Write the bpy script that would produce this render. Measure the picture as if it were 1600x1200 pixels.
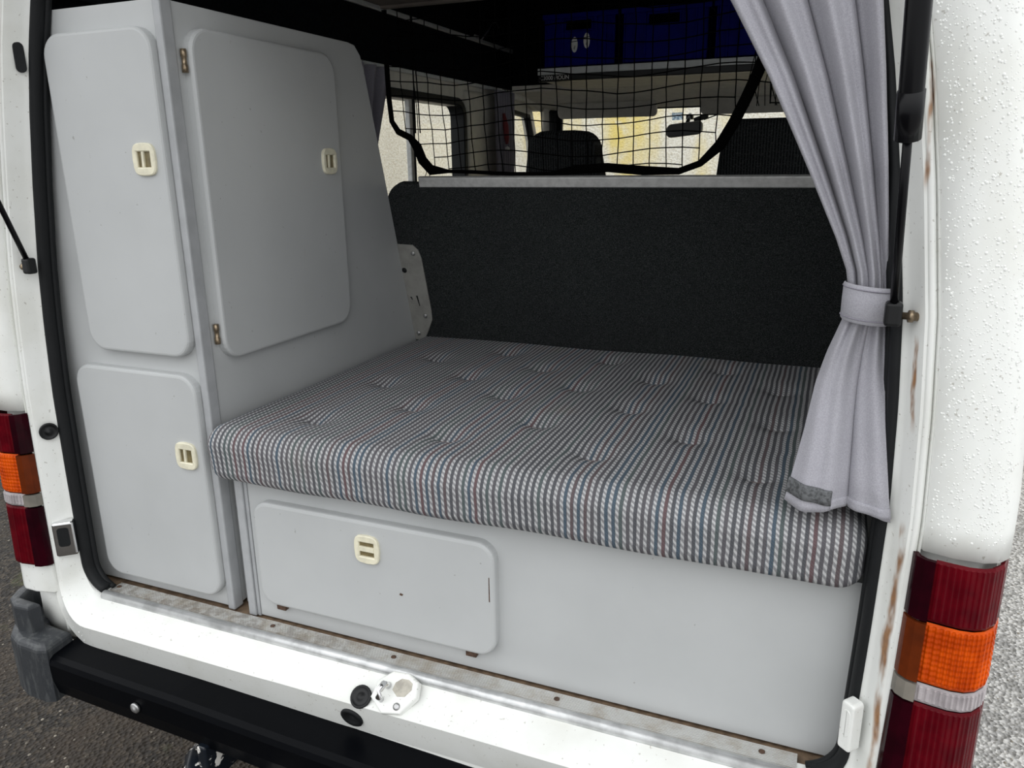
import bpy, bmesh, math, random
from mathutils import Vector, Matrix, noise as mnoise
random.seed(7)
for o in list(bpy.data.objects): bpy.data.objects.remove(o)
scene = bpy.context.scene
COL = scene.collection

# ------------------------------------------------------------------ camera
cam_d = bpy.data.cameras.new('camera')
cam_d.sensor_width = 36.0
cam_d.lens = 1205.0 * 36.0 / 1600.0
cam_d.clip_start = 0.02
cam = bpy.data.objects.new('camera', cam_d)
COL.objects.link(cam)
RX = Vector((0.926296, 0.376637, -0.010937))       # camera right
UP = Vector((-0.094446, 0.260182, 0.960929))       # camera up
BK = Vector((0.364767, -0.889072, 0.276578))       # camera back
m = Matrix((RX, UP, BK)).transposed().to_4x4()
m.translation = Vector((0.621947, -1.018010, 0.829368))
cam.matrix_world = m
scene.camera = cam

# ------------------------------------------------------------------ light: overcast sky
SKY = 1.35
world = bpy.data.worlds.new('overcast_sky')
scene.world = world
world.use_nodes = True
wn = world.node_tree.nodes
bg = wn.get('Background') or wn.new('ShaderNodeBackground')
bg.inputs['Color'].default_value = (0.97, 0.985, 1.0, 1)
# standard overcast sky: zenith three times as bright as the horizon, L = (1 + 2 sin h) / 3
wl = world.node_tree.links
tcw = wn.new('ShaderNodeTexCoord'); sxw = wn.new('ShaderNodeSeparateXYZ'); mxw = wn.new('ShaderNodeMath'); mxw.operation = 'MAXIMUM'; mxw.inputs[1].default_value = 0.0
maw = wn.new('ShaderNodeMath'); maw.operation = 'MULTIPLY_ADD'; maw.inputs[1].default_value = 2 / 3 * SKY; maw.inputs[2].default_value = 1 / 3 * SKY
wl.new(tcw.outputs['Generated'], sxw.inputs[0]); wl.new(sxw.outputs['Z'], mxw.inputs[0]); wl.new(mxw.outputs[0], maw.inputs[0]); wl.new(maw.outputs[0], bg.inputs['Strength'])
wo = wn.get('World Output') or wn.new('ShaderNodeOutputWorld')
world.node_tree.links.new(bg.outputs[0], wo.inputs[0])
vs = scene.view_settings
vs.view_transform = 'Standard'
vs.look = 'None'
vs.gamma = 1.0
vs.use_curve_mapping = False
vs.exposure = 1.08

# ------------------------------------------------------------------ material helpers
class NT:
    def __init__(s, name):
        s.m = bpy.data.materials.new(name); s.m.use_nodes = True
        s.t = s.m.node_tree
        s.p = s.t.nodes['Principled BSDF']
        s._co = None
    def n(s, typ, **kw):
        nd = s.t.nodes.new(typ)
        for k, v in kw.items(): setattr(nd, k, v)
        return nd
    def l(s, a, b): s.t.links.new(a, b)
    def put(s, sock, v):
        if isinstance(v, bpy.types.NodeSocket): s.l(v, sock)
        elif isinstance(v, (tuple, list)) and len(v) == 3 and sock.type == 'RGBA': sock.default_value = (*v, 1)
        else: sock.default_value = v
    def math(s, op, a, b=0.0, c=None, clamp=False):
        nd = s.n('ShaderNodeMath', operation=op, use_clamp=clamp)
        s.put(nd.inputs[0], a); s.put(nd.inputs[1], b)
        if c is not None: s.put(nd.inputs[2], c)
        return nd.outputs[0]
    def mix(s, f, a, b, mode='MIX'):
        nd = s.n('ShaderNodeMix', data_type='RGBA', blend_type=mode)
        s.put(nd.inputs[0], f); s.put(nd.inputs[6], a); s.put(nd.inputs[7], b)
        return nd.outputs[2]
    def co(s):
        if s._co is None: s._co = s.n('ShaderNodeTexCoord').outputs['Object']
        return s._co
    def xyz(s):
        nd = s.n('ShaderNodeSeparateXYZ'); s.l(s.co(), nd.inputs[0]); return nd.outputs
    def noise(s, scale, detail=3.0, rough=0.55, vec=None, stretch=None):
        nd = s.n('ShaderNodeTexNoise')
        v = vec or s.co()
        if stretch:
            mp = s.n('ShaderNodeMapping'); mp.inputs['Scale'].default_value = stretch
            s.l(v, mp.inputs[0]); v = mp.outputs[0]
        s.l(v, nd.inputs['Vector'])
        nd.inputs['Scale'].default_value = scale
        nd.inputs['Detail'].default_value = detail
        nd.inputs['Roughness'].default_value = rough
        return nd.outputs[0]
    def voro(s, scale, feature='F1', out='Distance'):
        nd = s.n('ShaderNodeTexVoronoi', feature=feature)
        s.l(s.co(), nd.inputs['Vector']); nd.inputs['Scale'].default_value = scale
        return nd.outputs[out]
    def ss(s, v, lo, hi):
        nd = s.n('ShaderNodeMapRange', interpolation_type='SMOOTHSTEP')
        s.put(nd.inputs[0], v); nd.inputs[1].default_value = lo; nd.inputs[2].default_value = hi
        return nd.outputs[0]
    def bump(s, h, strength=0.3, dist=0.002):
        nd = s.n('ShaderNodeBump'); nd.inputs['Strength'].default_value = strength
        nd.inputs['Distance'].default_value = dist
        s.l(h, nd.inputs['Height']); s.l(nd.outputs[0], s.p.inputs['Normal'])
    def base(s, c): s.put(s.p.inputs['Base Color'], c)
    def set(s, **kw):
        for k, v in kw.items(): s.put(s.p.inputs[k.replace('_', ' ')], v)

MATS = {}
def plain(name, col, rough=0.5, metal=0.0, var=0.12, scale=30.0, bump=0.0, bscale=200.0, spec=0.5, coat=0.0):
    t = NT(name)
    f = t.ss(t.noise(scale, 4.0), 0.35, 0.7)
    t.base(t.mix(f, col, tuple(c * (1 - var) for c in col)))
    t.set(Roughness=rough, Metallic=metal, Specular_IOR_Level=spec, Coat_Weight=coat)
    if bump: t.bump(t.noise(bscale, 2.0), bump, 0.001)
    MATS[name] = t.m
    return t.m

def paint_white():
    t = NT('van_white_paint'); X, Y, Z = t.xyz()[:3]
    f = t.ss(t.noise(9.0, 5.0), 0.4, 0.75)
    c = t.mix(f, (0.80, 0.81, 0.78), (0.72, 0.725, 0.68))
    sp = t.ss(t.noise(170.0, 2.0), 0.67, 0.74)
    c = t.mix(t.math('MULTIPLY', sp, 0.55), c, (0.30, 0.27, 0.22))
    # rust streaks with a shape of their own along the seam beside the opening
    wob = t.math('MULTIPLY', t.math('SUBTRACT', t.noise(14.0, 2.0), 0.5), 0.012)
    def streak(x0, k, z0, z1, w, seed):
        d = t.math('ABSOLUTE', t.math('SUBTRACT', t.math('SUBTRACT', X, t.math('ADD', wob, x0)), t.math('MULTIPLY', Z, k)))
        a = t.math('SUBTRACT', 1.0, t.ss(d, w * 0.25, w))
        zz = t.math('MULTIPLY', t.ss(Z, z0, z0 + 0.03), t.math('SUBTRACT', 1.0, t.ss(Z, z1 - 0.015, z1)))
        nz = t.ss(t.noise(38.0 + seed, 3.0, stretch=(1, 1, 0.35)), 0.36, 0.60)
        return t.math('MULTIPLY', t.math('MULTIPLY', a, zz), nz)
    r = t.math('MAXIMUM', streak(0.7335, 0.0, 0.00, 0.415, 0.0052, 0), streak(0.7700, -0.074, 0.79, 0.93, 0.0042, 5))
    r = t.math('MAXIMUM', r, streak(0.7690, -0.074, 0.52, 0.64, 0.003, 9))
    c = t.mix(t.math('MULTIPLY', r, 0.95), c, t.mix(t.noise(120.0), (0.42, 0.17, 0.02), (0.09, 0.03, 0.01)))
    t.base(c); t.set(Roughness=0.32, Specular_IOR_Level=0.5, Coat_Weight=0.2)
    t.bump(t.noise(60.0, 3.0), 0.08, 0.002)
    MATS['white'] = t.m

def mattress_cloth():
    t = NT('check_cloth'); X, Y, Z = t.xyz()[:3]
    wv = t.math('MULTIPLY', t.math('SUBTRACT', t.noise(16.0, 2.0), 0.5), 0.004)
    u = t.math('DIVIDE', t.math('ADD', X, wv), 0.0102)
    v = t.math('DIVIDE', t.math('ADD', Y, Z), 0.0096)
    fu = t.math('FRACT', u)
    col = t.n('ShaderNodeTexWhiteNoise', noise_dimensions='1D'); t.l(t.math('FLOOR', u), col.inputs['W'])
    ramp = t.n('ShaderNodeValToRGB'); ramp.color_ramp.interpolation = 'CONSTANT'
    cr = ramp.color_ramp
    pal = [(0.0, (0.105, 0.10, 0.11)), (0.22, (0.085, 0.088, 0.098)), (0.44, (0.065, 0.10, 0.135)), (0.60, (0.115, 0.085, 0.09)),
           (0.76, (0.085, 0.11, 0.11)), (0.89, (0.135, 0.08, 0.085))]
    cr.elements[0].position, cr.elements[0].color = pal[0][0], (*pal[0][1], 1)
    cr.elements[1].position, cr.elements[1].color = pal[1][0], (*pal[1][1], 1)
    for p, c in pal[2:]:
        e = cr.elements.new(p); e.color = (*c, 1)
    t.l(col.outputs['Value'], ramp.inputs[0])
    dash = t.math('FRACT', t.math('ADD', v, t.math('MULTIPLY', fu, 1.1)))
    dl = t.math('MULTIPLY', t.ss(dash, 0.0, 0.18), t.math('SUBTRACT', 1.0, t.ss(dash, 0.48, 0.66)))
    wn_ = t.noise(900.0, 1.0)
    light = t.mix(dl, (0.27, 0.27, 0.278), (0.53, 0.53, 0.535))
    dd = t.math('FRACT', t.math('ADD', t.math('MULTIPLY', v, 2.0), t.math('MULTIPLY', fu, 2.0)))
    dark = t.mix(t.math('MULTIPLY', t.ss(dd, 0.4, 0.8), 0.35), ramp.outputs[0], (0.16, 0.16, 0.17))
    st = t.math('MULTIPLY', t.ss(fu, 0.0, 0.10), t.math('SUBTRACT', 1.0, t.ss(fu, 0.48, 0.58)))
    c = t.mix(st, dark, light)
    c = t.mix(t.math('MULTIPLY', t.ss(wn_, 0.30, 0.70), 0.6), c, t.mix(0.5, c, (0.05, 0.05, 0.05)))
    stain = t.math('MULTIPLY', t.ss(t.noise(4.5, 2.0), 0.60, 0.75), 0.16)
    c = t.mix(stain, c, (0.25, 0.17, 0.10))
    t.base(c); t.set(Roughness=0.95, Specular_IOR_Level=0.15)
    hh = t.math('ADD', t.math('MULTIPLY', st, 0.6), t.math('MULTIPLY', dl, 0.3))
    t.bump(t.math('ADD', hh, t.math('MULTIPLY', wn_, 0.5)), 0.4, 0.0012)
    MATS['check'] = t.m

def carpet():
    t = NT('charcoal_carpet')
    n1 = t.noise(620.0, 2.0, 0.7)
    c = t.mix(t.ss(n1, 0.42, 0.68), (0.012, 0.014, 0.014), (0.075, 0.082, 0.082))
    c = t.mix(t.ss(t.noise(6.0, 3.0), 0.3, 0.8), c, t.mix(0.35, c, (0.02, 0.02, 0.022)))
    t.base(c); t.set(Roughness=1.0, Specular_IOR_Level=0.05)
    t.bump(n1, 0.8, 0.003)
    MATS['carpet'] = t.m

def ground_mat():
    t = NT('worn_asphalt'); X, Y, Z = t.xyz()[:3]
    v = t.voro(95.0, 'F1', 'Distance')
    vc = t.n('ShaderNodeTexVoronoi'); t.l(t.co(), vc.inputs['Vector']); vc.inputs['Scale'].default_value = 95.0
    sep = t.n('ShaderNodeSeparateColor'); t.l(vc.outputs['Color'], sep.inputs[0])
    pick = sep.outputs[0]
    dry = t.mix(t.ss(pick, 0.2, 0.95), (0.26, 0.255, 0.245), (0.56, 0.55, 0.53))
    dry = t.mix(t.ss(t.noise(5.0, 4.0), 0.35, 0.75), dry, t.mix(0.35, dry, (0.2, 0.2, 0.2)))
    wet = t.mix(t.ss(pick, 0.45, 1.0), (0.009, 0.0068, 0.005), (0.055, 0.044, 0.032))
    wet = t.mix(t.ss(t.noise(3.0, 5.0), 0.40, 0.75), wet, (0.030, 0.020, 0.012))
    wet = t.mix(t.math('MULTIPLY', t.ss(t.noise(7.0, 3.0), 0.60, 0.72), 0.5), wet, (0.055, 0.065, 0.018))
    f = t.ss(t.math('ADD', X, t.math('MULTIPLY', t.math('SUBTRACT', t.noise(2.0, 4.0), 0.5), 0.4)), 0.45, 1.05)
    c = t.mix(f, wet, dry)
    t.base(c); t.set(Roughness=0.75, Specular_IOR_Level=0.4)
    t.bump(t.math('ADD', v, t.math('MULTIPLY', t.noise(30.0), 0.6)), 0.9, 0.012)
    MATS['ground'] = t.m

def stone_wall():
    t = NT('pebbledash_wall')
    n1 = t.ss(t.noise(60.0, 3.0, 0.7), 0.35, 0.7)
    c = t.mix(n1, (0.93, 0.90, 0.82), (0.68, 0.62, 0.50))
    lich = t.math('MULTIPLY', t.ss(t.noise(1.7, 4.0, stretch=(1.0, 1.0, 0.35)), 0.40, 0.56), t.ss(t.noise(14.0, 3.0), 0.1, 0.5))
    lich = t.math('MULTIPLY', lich, t.ss(t.xyz()[0], -2.3, -1.3))
    c = t.mix(t.math('MULTIPLY', lich, 0.8), c, (0.88, 0.68, 0.14))
    t.base(c); t.set(Roughness=1.0, Specular_IOR_Level=0.1)
    t.bump(n1, 0.5, 0.006)
    MATS['stone'] = t.m

def glass_mat():
    t = NT('window_glass')
    out = t.t.nodes['Material Output']
    tr = t.n('ShaderNodeBsdfTransparent'); tr.inputs[0].default_value = (0.975, 0.985, 0.98, 1)
    gl = t.n('ShaderNodeBsdfGlossy'); gl.inputs['Roughness'].default_value = 0.02
    fr = t.n('ShaderNodeFresnel'); fr.inputs[0].default_value = 1.45
    mx = t.n('ShaderNodeMixShader')
    ge = t.n('ShaderNodeNewGeometry')
    t.l(t.math('MULTIPLY', fr.outputs[0], t.math('SUBTRACT', 1.0, ge.outputs['Backfacing'])), mx.inputs[0]); t.l(tr.outputs[0], mx.inputs[1]); t.l(gl.outputs[0], mx.inputs[2])
    t.l(mx.outputs[0], out.inputs[0])
    MATS['glass'] = t.m

def lens_mat(name, c1, c2, rough=0.12):
    t = NT(name)
    t.base(t.mix(t.ss(t.noise(30.0, 3.0), 0.3, 0.7), c1, c2))
    t.set(Roughness=rough, Specular_IOR_Level=0.09)
    MATS[name] = t.m

def curtain_cloth(name, c1, c2):
    t = NT(name)
    wv = t.noise(700.0, 1.0)
    c = t.mix(t.ss(wv, 0.3, 0.7), c1, c2)
    c = t.mix(t.math('MULTIPLY', t.ss(t.noise(12.0, 4.0), 0.5, 0.8), 0.25), c, tuple(x * 0.7 for x in c1))
    t.base(c); t.set(Roughness=0.9, Specular_IOR_Level=0.15, Sheen_Weight=0.15)
    t.bump(wv, 0.25, 0.0006)
    MATS[name] = t.m

def seat_cloth():
    t = NT('seat_rib_cloth'); X, Y, Z = t.xyz()[:3]
    rib = t.math('SINE', t.math('MULTIPLY', X, 620.0))
    dsh = t.ss(t.noise(260.0, 1.0), 0.5, 0.7)
    c = t.mix(t.ss(rib, -0.3, 0.6), (0.008, 0.009, 0.010), (0.032, 0.035, 0.037))
    c = t.mix(t.math('MULTIPLY', dsh, 0.4), c, (0.10, 0.10, 0.10))
    t.base(c); t.set(Roughness=1.0, Specular_IOR_Level=0.1)
    MATS['seat'] = t.m

def laminate():
    t = NT('grey_laminate')
    c = t.mix(t.ss(t.noise(5.0, 4.0), 0.3, 0.75), (0.490, 0.502, 0.502), (0.455, 0.467, 0.467))
    sp = t.ss(t.noise(95.0, 2.0), 0.735, 0.78)
    c = t.mix(t.math('MULTIPLY', sp, 0.55), c, (0.20, 0.19, 0.17))
    st = t.ss(t.noise(26.0, 3.0, stretch=(1, 1, 0.3)), 0.72, 0.80)
    c = t.mix(t.math('MULTIPLY', st, 0.18), c, (0.36, 0.34, 0.30))
    t.base(c); t.set(Roughness=0.42, Specular_IOR_Level=0.4)
    MATS['laminate'] = t.m

def tread_alu():
    t = NT('worn_aluminium')
    f = t.ss(t.noise(24.0, 5.0, 0.7), 0.42, 0.7)
    c = t.mix(f, (0.68, 0.68, 0.66), (0.54, 0.50, 0.44))
    X = t.xyz()[0]
    dirt = t.math('MULTIPLY', t.ss(t.noise(60.0, 4.0, 0.7), 0.42, 0.6), t.math('SUBTRACT', 1.0, t.ss(t.math('ADD', X, t.noise(6.0)), 0.0, 0.75)))
    c = t.mix(t.math('MULTIPLY', dirt, 0.45), c, (0.20, 0.15, 0.11))
    t.base(c); t.set(Roughness=0.42, Metallic=0.55)
    t.bump(t.noise(150.0, 3.0), 0.3, 0.001)
    MATS['tread'] = t.m

def chipped_steel():
    t = NT('chipped_black_steel')
    f = t.ss(t.noise(32.0, 4.0, 0.65), 0.55, 0.60)
    t.base(t.mix(f, (0.006, 0.009, 0.014), (0.72, 0.70, 0.66)))
    t.set(Roughness=0.25)
    MATS['chipped'] = t.m

def end_cap_mat():
    t = NT('scuffed_grey_plastic')
    f = t.ss(t.noise(70.0, 4.0, 0.7, stretch=(1, 1, 0.18)), 0.48, 0.62)
    c = t.mix(f, (0.026, 0.029, 0.033), (0.055, 0.059, 0.061))
    t.base(c); t.set(Roughness=0.55)
    t.bump(t.noise(90.0, 3.0), 0.5, 0.002)
    MATS['endcap'] = t.m

def film():
    t = NT('sticker_film')
    tr = t.n('ShaderNodeBsdfTranslucent'); t.l(t.mix(t.ss(t.noise(90.0), 0.45, 0.55), (0.75, 0.80, 0.86), (0.35, 0.45, 0.55)), tr.inputs[0])
    mx = t.n('ShaderNodeMixShader'); mx.inputs[0].default_value = 0.75
    t.l(t.p.outputs[0], mx.inputs[1]); t.l(tr.outputs[0], mx.inputs[2]); t.l(mx.outputs[0], t.t.nodes['Material Output'].inputs[0])
    MATS['sticker_film'] = t.m
film()
paint_white(); mattress_cloth(); carpet(); ground_mat(); stone_wall(); glass_mat(); seat_cloth(); laminate(); tread_alu(); chipped_steel(); end_cap_mat()
lens_mat('red_lens', (0.105, 0.002, 0.006), (0.06, 0.001, 0.004))
lens_mat('red_edge', (0.022, 0.001, 0.004), (0.012, 0.001, 0.003))
lens_mat('amber_lens', (0.66, 0.09, 0.003), (0.40, 0.042, 0.002))
lens_mat('amber_edge', (0.12, 0.022, 0.005), (0.08, 0.016, 0.005))
lens_mat('clear_lens', (0.42, 0.385, 0.39), (0.28, 0.255, 0.26))
lens_mat('clear_edge', (0.22, 0.20, 0.17), (0.16, 0.15, 0.13))
curtain_cloth('lilac_cloth', (0.40, 0.393, 0.43), (0.33, 0.325, 0.357))
curtain_cloth('dim_cloth', (0.30, 0.285, 0.33), (0.22, 0.21, 0.25))
plain('rubber', (0.008, 0.009, 0.010), 0.6, bump=0.3, spec=0.25)
plain('gloss_black', (0.002, 0.0024, 0.0034), 0.34, bump=0.2, bscale=60, scale=12, spec=0.05)
plain('black_plastic', (0.006, 0.0065, 0.007), 0.4, spec=0.3)
plain('strut_black', (0.003, 0.003, 0.004), 0.25, spec=0.18)
plain('net_black', (0.003, 0.003, 0.003), 1.0, spec=0.05)
plain('cream', (0.80, 0.76, 0.59), 0.4, var=0.18, scale=60)
plain('latch_dark', (0.20, 0.16, 0.075), 0.4, var=0.4, scale=90)
plain('brass', (0.36, 0.28, 0.19), 0.35, metal=0.8, var=0.5, scale=160)
plain('rusty', (0.10, 0.055, 0.035), 0.8, var=0.5, scale=180)
plain('chrome', (0.82, 0.82, 0.83), 0.10, metal=1.0)
plain('zinc', (0.50, 0.50, 0.50), 0.4, metal=0.9, var=0.3, scale=90)
plain('alu_rail', (0.58, 0.58, 0.565), 0.5, metal=0.3, var=0.2, scale=70)
plain('plate_grey', (0.34, 0.335, 0.31), 0.5, metal=0.2, var=0.2)
plain('trim_grey', (0.40, 0.41, 0.42), 0.45)
plain('dark_lining', (0.006, 0.007, 0.0085), 1.0, spec=0.05, var=0.5, scale=120, bump=0.6, bscale=300)
plain('loft_ply', (0.16, 0.135, 0.115), 0.8, var=0.3, scale=12)
plain('interior_white', (0.70, 0.68, 0.62), 0.5, var=0.1)
plain('headliner', (0.74, 0.71, 0.64), 0.8, var=0.12)
plain('visor_vinyl', (0.52, 0.50, 0.46), 0.7)
plain('wood_floor', (0.22, 0.15, 0.095), 0.7, var=0.5, scale=60)
plain('crate_blue', (0.0012, 0.0035, 0.17), 0.5, spec=0.08, var=0.2)
plain('shelf_white', (0.62, 0.64, 0.64), 0.5)
plain('sticker_white', (0.78, 0.78, 0.76), 0.6)
plain('sticker_grey', (0.30, 0.30, 0.30), 0.6)
plain('tuft_thread', (0.20, 0.16, 0.15), 0.9)
plain('grit', (0.26, 0.235, 0.195), 0.9, var=0.6, scale=14)
plain('water', (0.80, 0.81, 0.78), 0.06, var=0.02, spec=0.8)
plain('cup_buff', (0.50, 0.47, 0.40), 0.5, var=0.35, scale=60)  # darker than the white striker plate, so the cup stands out
plain('velcro', (0.14, 0.145, 0.15), 1.0, var=0.6, scale=260, bump=0.7, bscale=500)
plain('nose_alu', (0.66, 0.67, 0.67), 0.38, metal=0.6, var=0.35, scale=26, bump=0.3, bscale=120)
plain('bezel', (0.11, 0.115, 0.12), 0.55)
plain('red_cloth', (0.20, 0.03, 0.035), 0.8)
plain('pillar_grey', (0.60, 0.58, 0.52), 0.5)

# ------------------------------------------------------------------ object helpers
def link(name, me, mat, parent=None, smooth=False):
    o = bpy.data.objects.new(name, me)
    COL.objects.link(o)
    if mat is not None and len(me.materials) == 0:
        me.materials.append(MATS[mat] if isinstance(mat, str) else mat)
    if parent is not None:
        o.parent = parent
        q = parent; off = Vector((0, 0, 0))
        while q is not None:
            off = off + q.location; q = q.parent
        o.location = -off
    if smooth:
        for p in me.polygons: p.use_smooth = True
    return o

def frombm(name, bm, mat, parent=None, smooth=False):
    bmesh.ops.recalc_face_normals(bm, faces=bm.faces[:])
    me = bpy.data.meshes.new(name); bm.to_mesh(me); bm.free()
    return link(name, me, mat, parent, smooth)

def fromvf(name, v, f, mat, parent=None, smooth=False):
    me = bpy.data.meshes.new(name); me.from_pydata([tuple(a) for a in v], [], f); me.update()
    bm = bmesh.new(); bm.from_mesh(me); bmesh.ops.recalc_face_normals(bm, faces=bm.faces[:]); bm.to_mesh(me); bm.free()
    return link(name, me, mat, parent, smooth)

def thing(name, label, cat, loc, group=None):
    o = bpy.data.objects.new(name, None); COL.objects.link(o)
    o.empty_display_size = 0.05
    o.location = loc; o['label'] = label; o['category'] = cat
    if group: o['group'] = group
    return o

def struct(o):
    o['kind'] = 'structure'; return o

def bm_box(bm, x0, x1, y0, y1, z0, z1, bev=0.0, seg=2):
    r = bmesh.ops.create_cube(bm, size=1.0)
    vs_ = r['verts']
    for v in vs_:
        v.co = Vector((x0 + (v.co.x + .5) * (x1 - x0), y0 + (v.co.y + .5) * (y1 - y0), z0 + (v.co.z + .5) * (z1 - z0)))
    if bev > 0:
        es = list({e for v in vs_ for e in v.link_edges})
        bmesh.ops.bevel(bm, geom=es, offset=bev, segments=seg, profile=0.5, affect='EDGES')

def box(name, x0, x1, y0, y1, z0, z1, mat, parent=None, bev=0.0, seg=2):
    bm = bmesh.new(); bm_box(bm, x0, x1, y0, y1, z0, z1, bev, seg)
    return frombm(name, bm, mat, parent)

def frame_axes(t):
    t = t.normalized()
    a = Vector((0, 0, 1)) if abs(t.z) < 0.9 else Vector((1, 0, 0))
    u = t.cross(a).normalized(); return u, t.cross(u).normalized()

def tube_vf(path, r, n=8, V=None, F=None, caps=True, flat=None):
    V = [] if V is None else V; F = [] if F is None else F
    path = [Vector(p) for p in path]
    base = len(V); k = len(path)
    for i, p in enumerate(path):
        t = path[min(i + 1, k - 1)] - path[max(i - 1, 0)]
        if flat is None: u, w = frame_axes(t)
        else:
            w = Vector(flat); u = t.normalized().cross(w).normalized()
        rr = r[i] if isinstance(r, list) else r
        ra, rb = rr if isinstance(rr, tuple) else (rr, rr)
        for j in range(n):
            a = 2 * math.pi * j / n
            V.append(p + u * math.cos(a) * ra + w * math.sin(a) * rb)
    for i in range(k - 1):
        for j in range(n):
            F.append((base + i * n + j, base + i * n + (j + 1) % n, base + (i + 1) * n + (j + 1) % n, base + (i + 1) * n + j))
    if caps:
        F.append(tuple(base + j for j in range(n))[::-1]); F.append(tuple(base + (k - 1) * n + j for j in range(n)))
    return V, F

def tube(name, path, r, mat, parent=None, n=8, flat=None):
    V, F = tube_vf(path, r, n, flat=flat)
    return fromvf(name, V, F, mat, parent, True)

def lathe(name, o, axis, prof, mat, parent=None, n=24, smooth=True):
    """prof: list of (radius, distance along axis)."""
    o = Vector(o); ax = Vector(axis).normalized(); u, w = frame_axes(ax)
    V, F = [], []
    for (r, d) in prof:
        for j in range(n):
            a = 2 * math.pi * j / n
            V.append(o + ax * d + (u * math.cos(a) + w * math.sin(a)) * r)
    for i in range(len(prof) - 1):
        for j in range(n):
            F.append((i * n + j, i * n + (j + 1) % n, (i + 1) * n + (j + 1) % n, (i + 1) * n + j))
    F.append(tuple(range(n))[::-1]); F.append(tuple((len(prof) - 1) * n + j for j in range(n)))
    ob = fromvf(name, V, F, mat, parent, smooth)
    return ob

def round_rect(x0, x1, z0, z1, r, seg=6):
    pts = []
    for cx, cz, a0 in ((x1 - r, z1 - r, 0), (x0 + r, z1 - r, 90), (x0 + r, z0 + r, 180), (x1 - r, z0 + r, 270)):
        for k in range(seg + 1):
            a = math.radians(a0 + 90 * k / seg)
            pts.append((cx + r * math.cos(a), cz + r * math.sin(a)))
    return pts

def inset(pts, d):
    n = len(pts); out = []
    A = sum(pts[i][0] * pts[(i + 1) % n][1] - pts[(i + 1) % n][0] * pts[i][1] for i in range(n))
    s = 1 if A > 0 else -1
    for i in range(n):
        p0, p1, p2 = Vector(pts[i - 1]), Vector(pts[i]), Vector(pts[(i + 1) % n])
        e1 = (p1 - p0); e2 = (p2 - p1)
        if e1.length < 1e-9: e1 = e2
        if e2.length < 1e-9: e2 = e1
        e1.normalize(); e2.normalize()
        n1 = Vector((-e1.y, e1.x)) * s; n2 = Vector((-e2.y, e2.x)) * s
        nn = n1 + n2
        nn = nn / max(nn.length_squared / 2, 0.4)
        out.append((p1.x + nn.x * d, p1.y + nn.y * d))
    return out

def panel(name, pts, mp, thick, mat, parent=None, edge=0.004, back=0.0, seg=3):
    """slab with outline pts (a,b), mapped by mp(a,b,h), bevelled towards h=thick."""
    loops = [(pts, back)]
    for k in range(seg + 1):
        a = math.pi / 2 * k / seg
        loops.append((inset(pts, edge * (1 - math.cos(a))), thick - edge + edge * math.sin(a)))
    V, F = [], []; n = len(pts)
    for lp, h in loops:
        for a, b in lp: V.append(mp(a, b, h))
    for i in range(len(loops) - 1):
        for j in range(n):
            F.append((i * n + j, i * n + (j + 1) % n, (i + 1) * n + (j + 1) % n, (i + 1) * n + j))
    F.append(tuple(range(n))[::-1]); F.append(tuple((len(loops) - 1) * n + j for j in range(n)))
    return fromvf(name, V, F, mat, parent)

def ring_panel(name, outer, inner, mp, thick, mat, parent=None, bev=0.0015):
    """flat frame between two outlines with equal point counts."""
    n = len(outer); V, F = [], []
    loops = [(outer, 0), (outer, thick - bev), (inset(outer, bev), thick), (inset(inner, -bev), thick), (inner, thick - bev), (inner, 0)]
    for lp, h in loops:
        for a, b in lp: V.append(mp(a, b, h))
    L = len(loops)
    for i in range(L):
        for j in range(n):
            F.append((i * n + j, i * n + (j + 1) % n, ((i + 1) % L) * n + (j + 1) % n, ((i + 1) % L) * n + j))
    return fromvf(name, V, F, mat, parent)

def extrude_x(name, prof, x0, x1, mat, parent=None, smooth=False):
    n = len(prof)
    V = [(x0, y, z) for y, z in prof] + [(x1, y, z) for y, z in prof]
    F = [(j, (j + 1) % n, n + (j + 1) % n, n + j) for j in range(n)]
    F += [tuple(range(n))[::-1], tuple(n + j for j in range(n))]
    return fromvf(name, V, F, mat, parent, smooth)

def lerp_tab(tab, t):
    if t <= tab[0][0]: return tab[0][1]
    for (a, va), (b, vb) in zip(tab, tab[1:]):
        if t <= b: 
            f = (t - a) / (b - a); return va + (vb - va) * f
    return tab[-1][1]

GZ = -0.62           # ground level (van floor is z = 0)

# ================================================================== SETTING
struct(box('ground', -9, 9, -6, 12, GZ - 0.2, GZ, 'ground'))
struct(box('wall_front', -3.4, 5.0, 5.2, 5.5, GZ, 2.4, 'stone'))
struct(box('wall_left', -3.4, -3.1, 1.6, 5.2, GZ, 2.4, 'stone'))

# ================================================================== VAN BODY
van = thing('van', 'white van with wet chipped paint seen through its open rear doorway', 'van', (0, 1.2, GZ))

XS = [(-0.1, 0.706), (0.05, 0.710), (0.25, 0.716), (0.42, 0.719), (0.55, 0.714), (0.66, 0.706), (0.80, 0.688), (0.92, 0.669), (1.02, 0.649), (1.10, 0.626), (1.22, 0.585)]
def xs(z): return lerp_tab(XS, z)
def yt(z): return 0.030 * max(z, 0)            # rear plane leans forward with height

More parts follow.
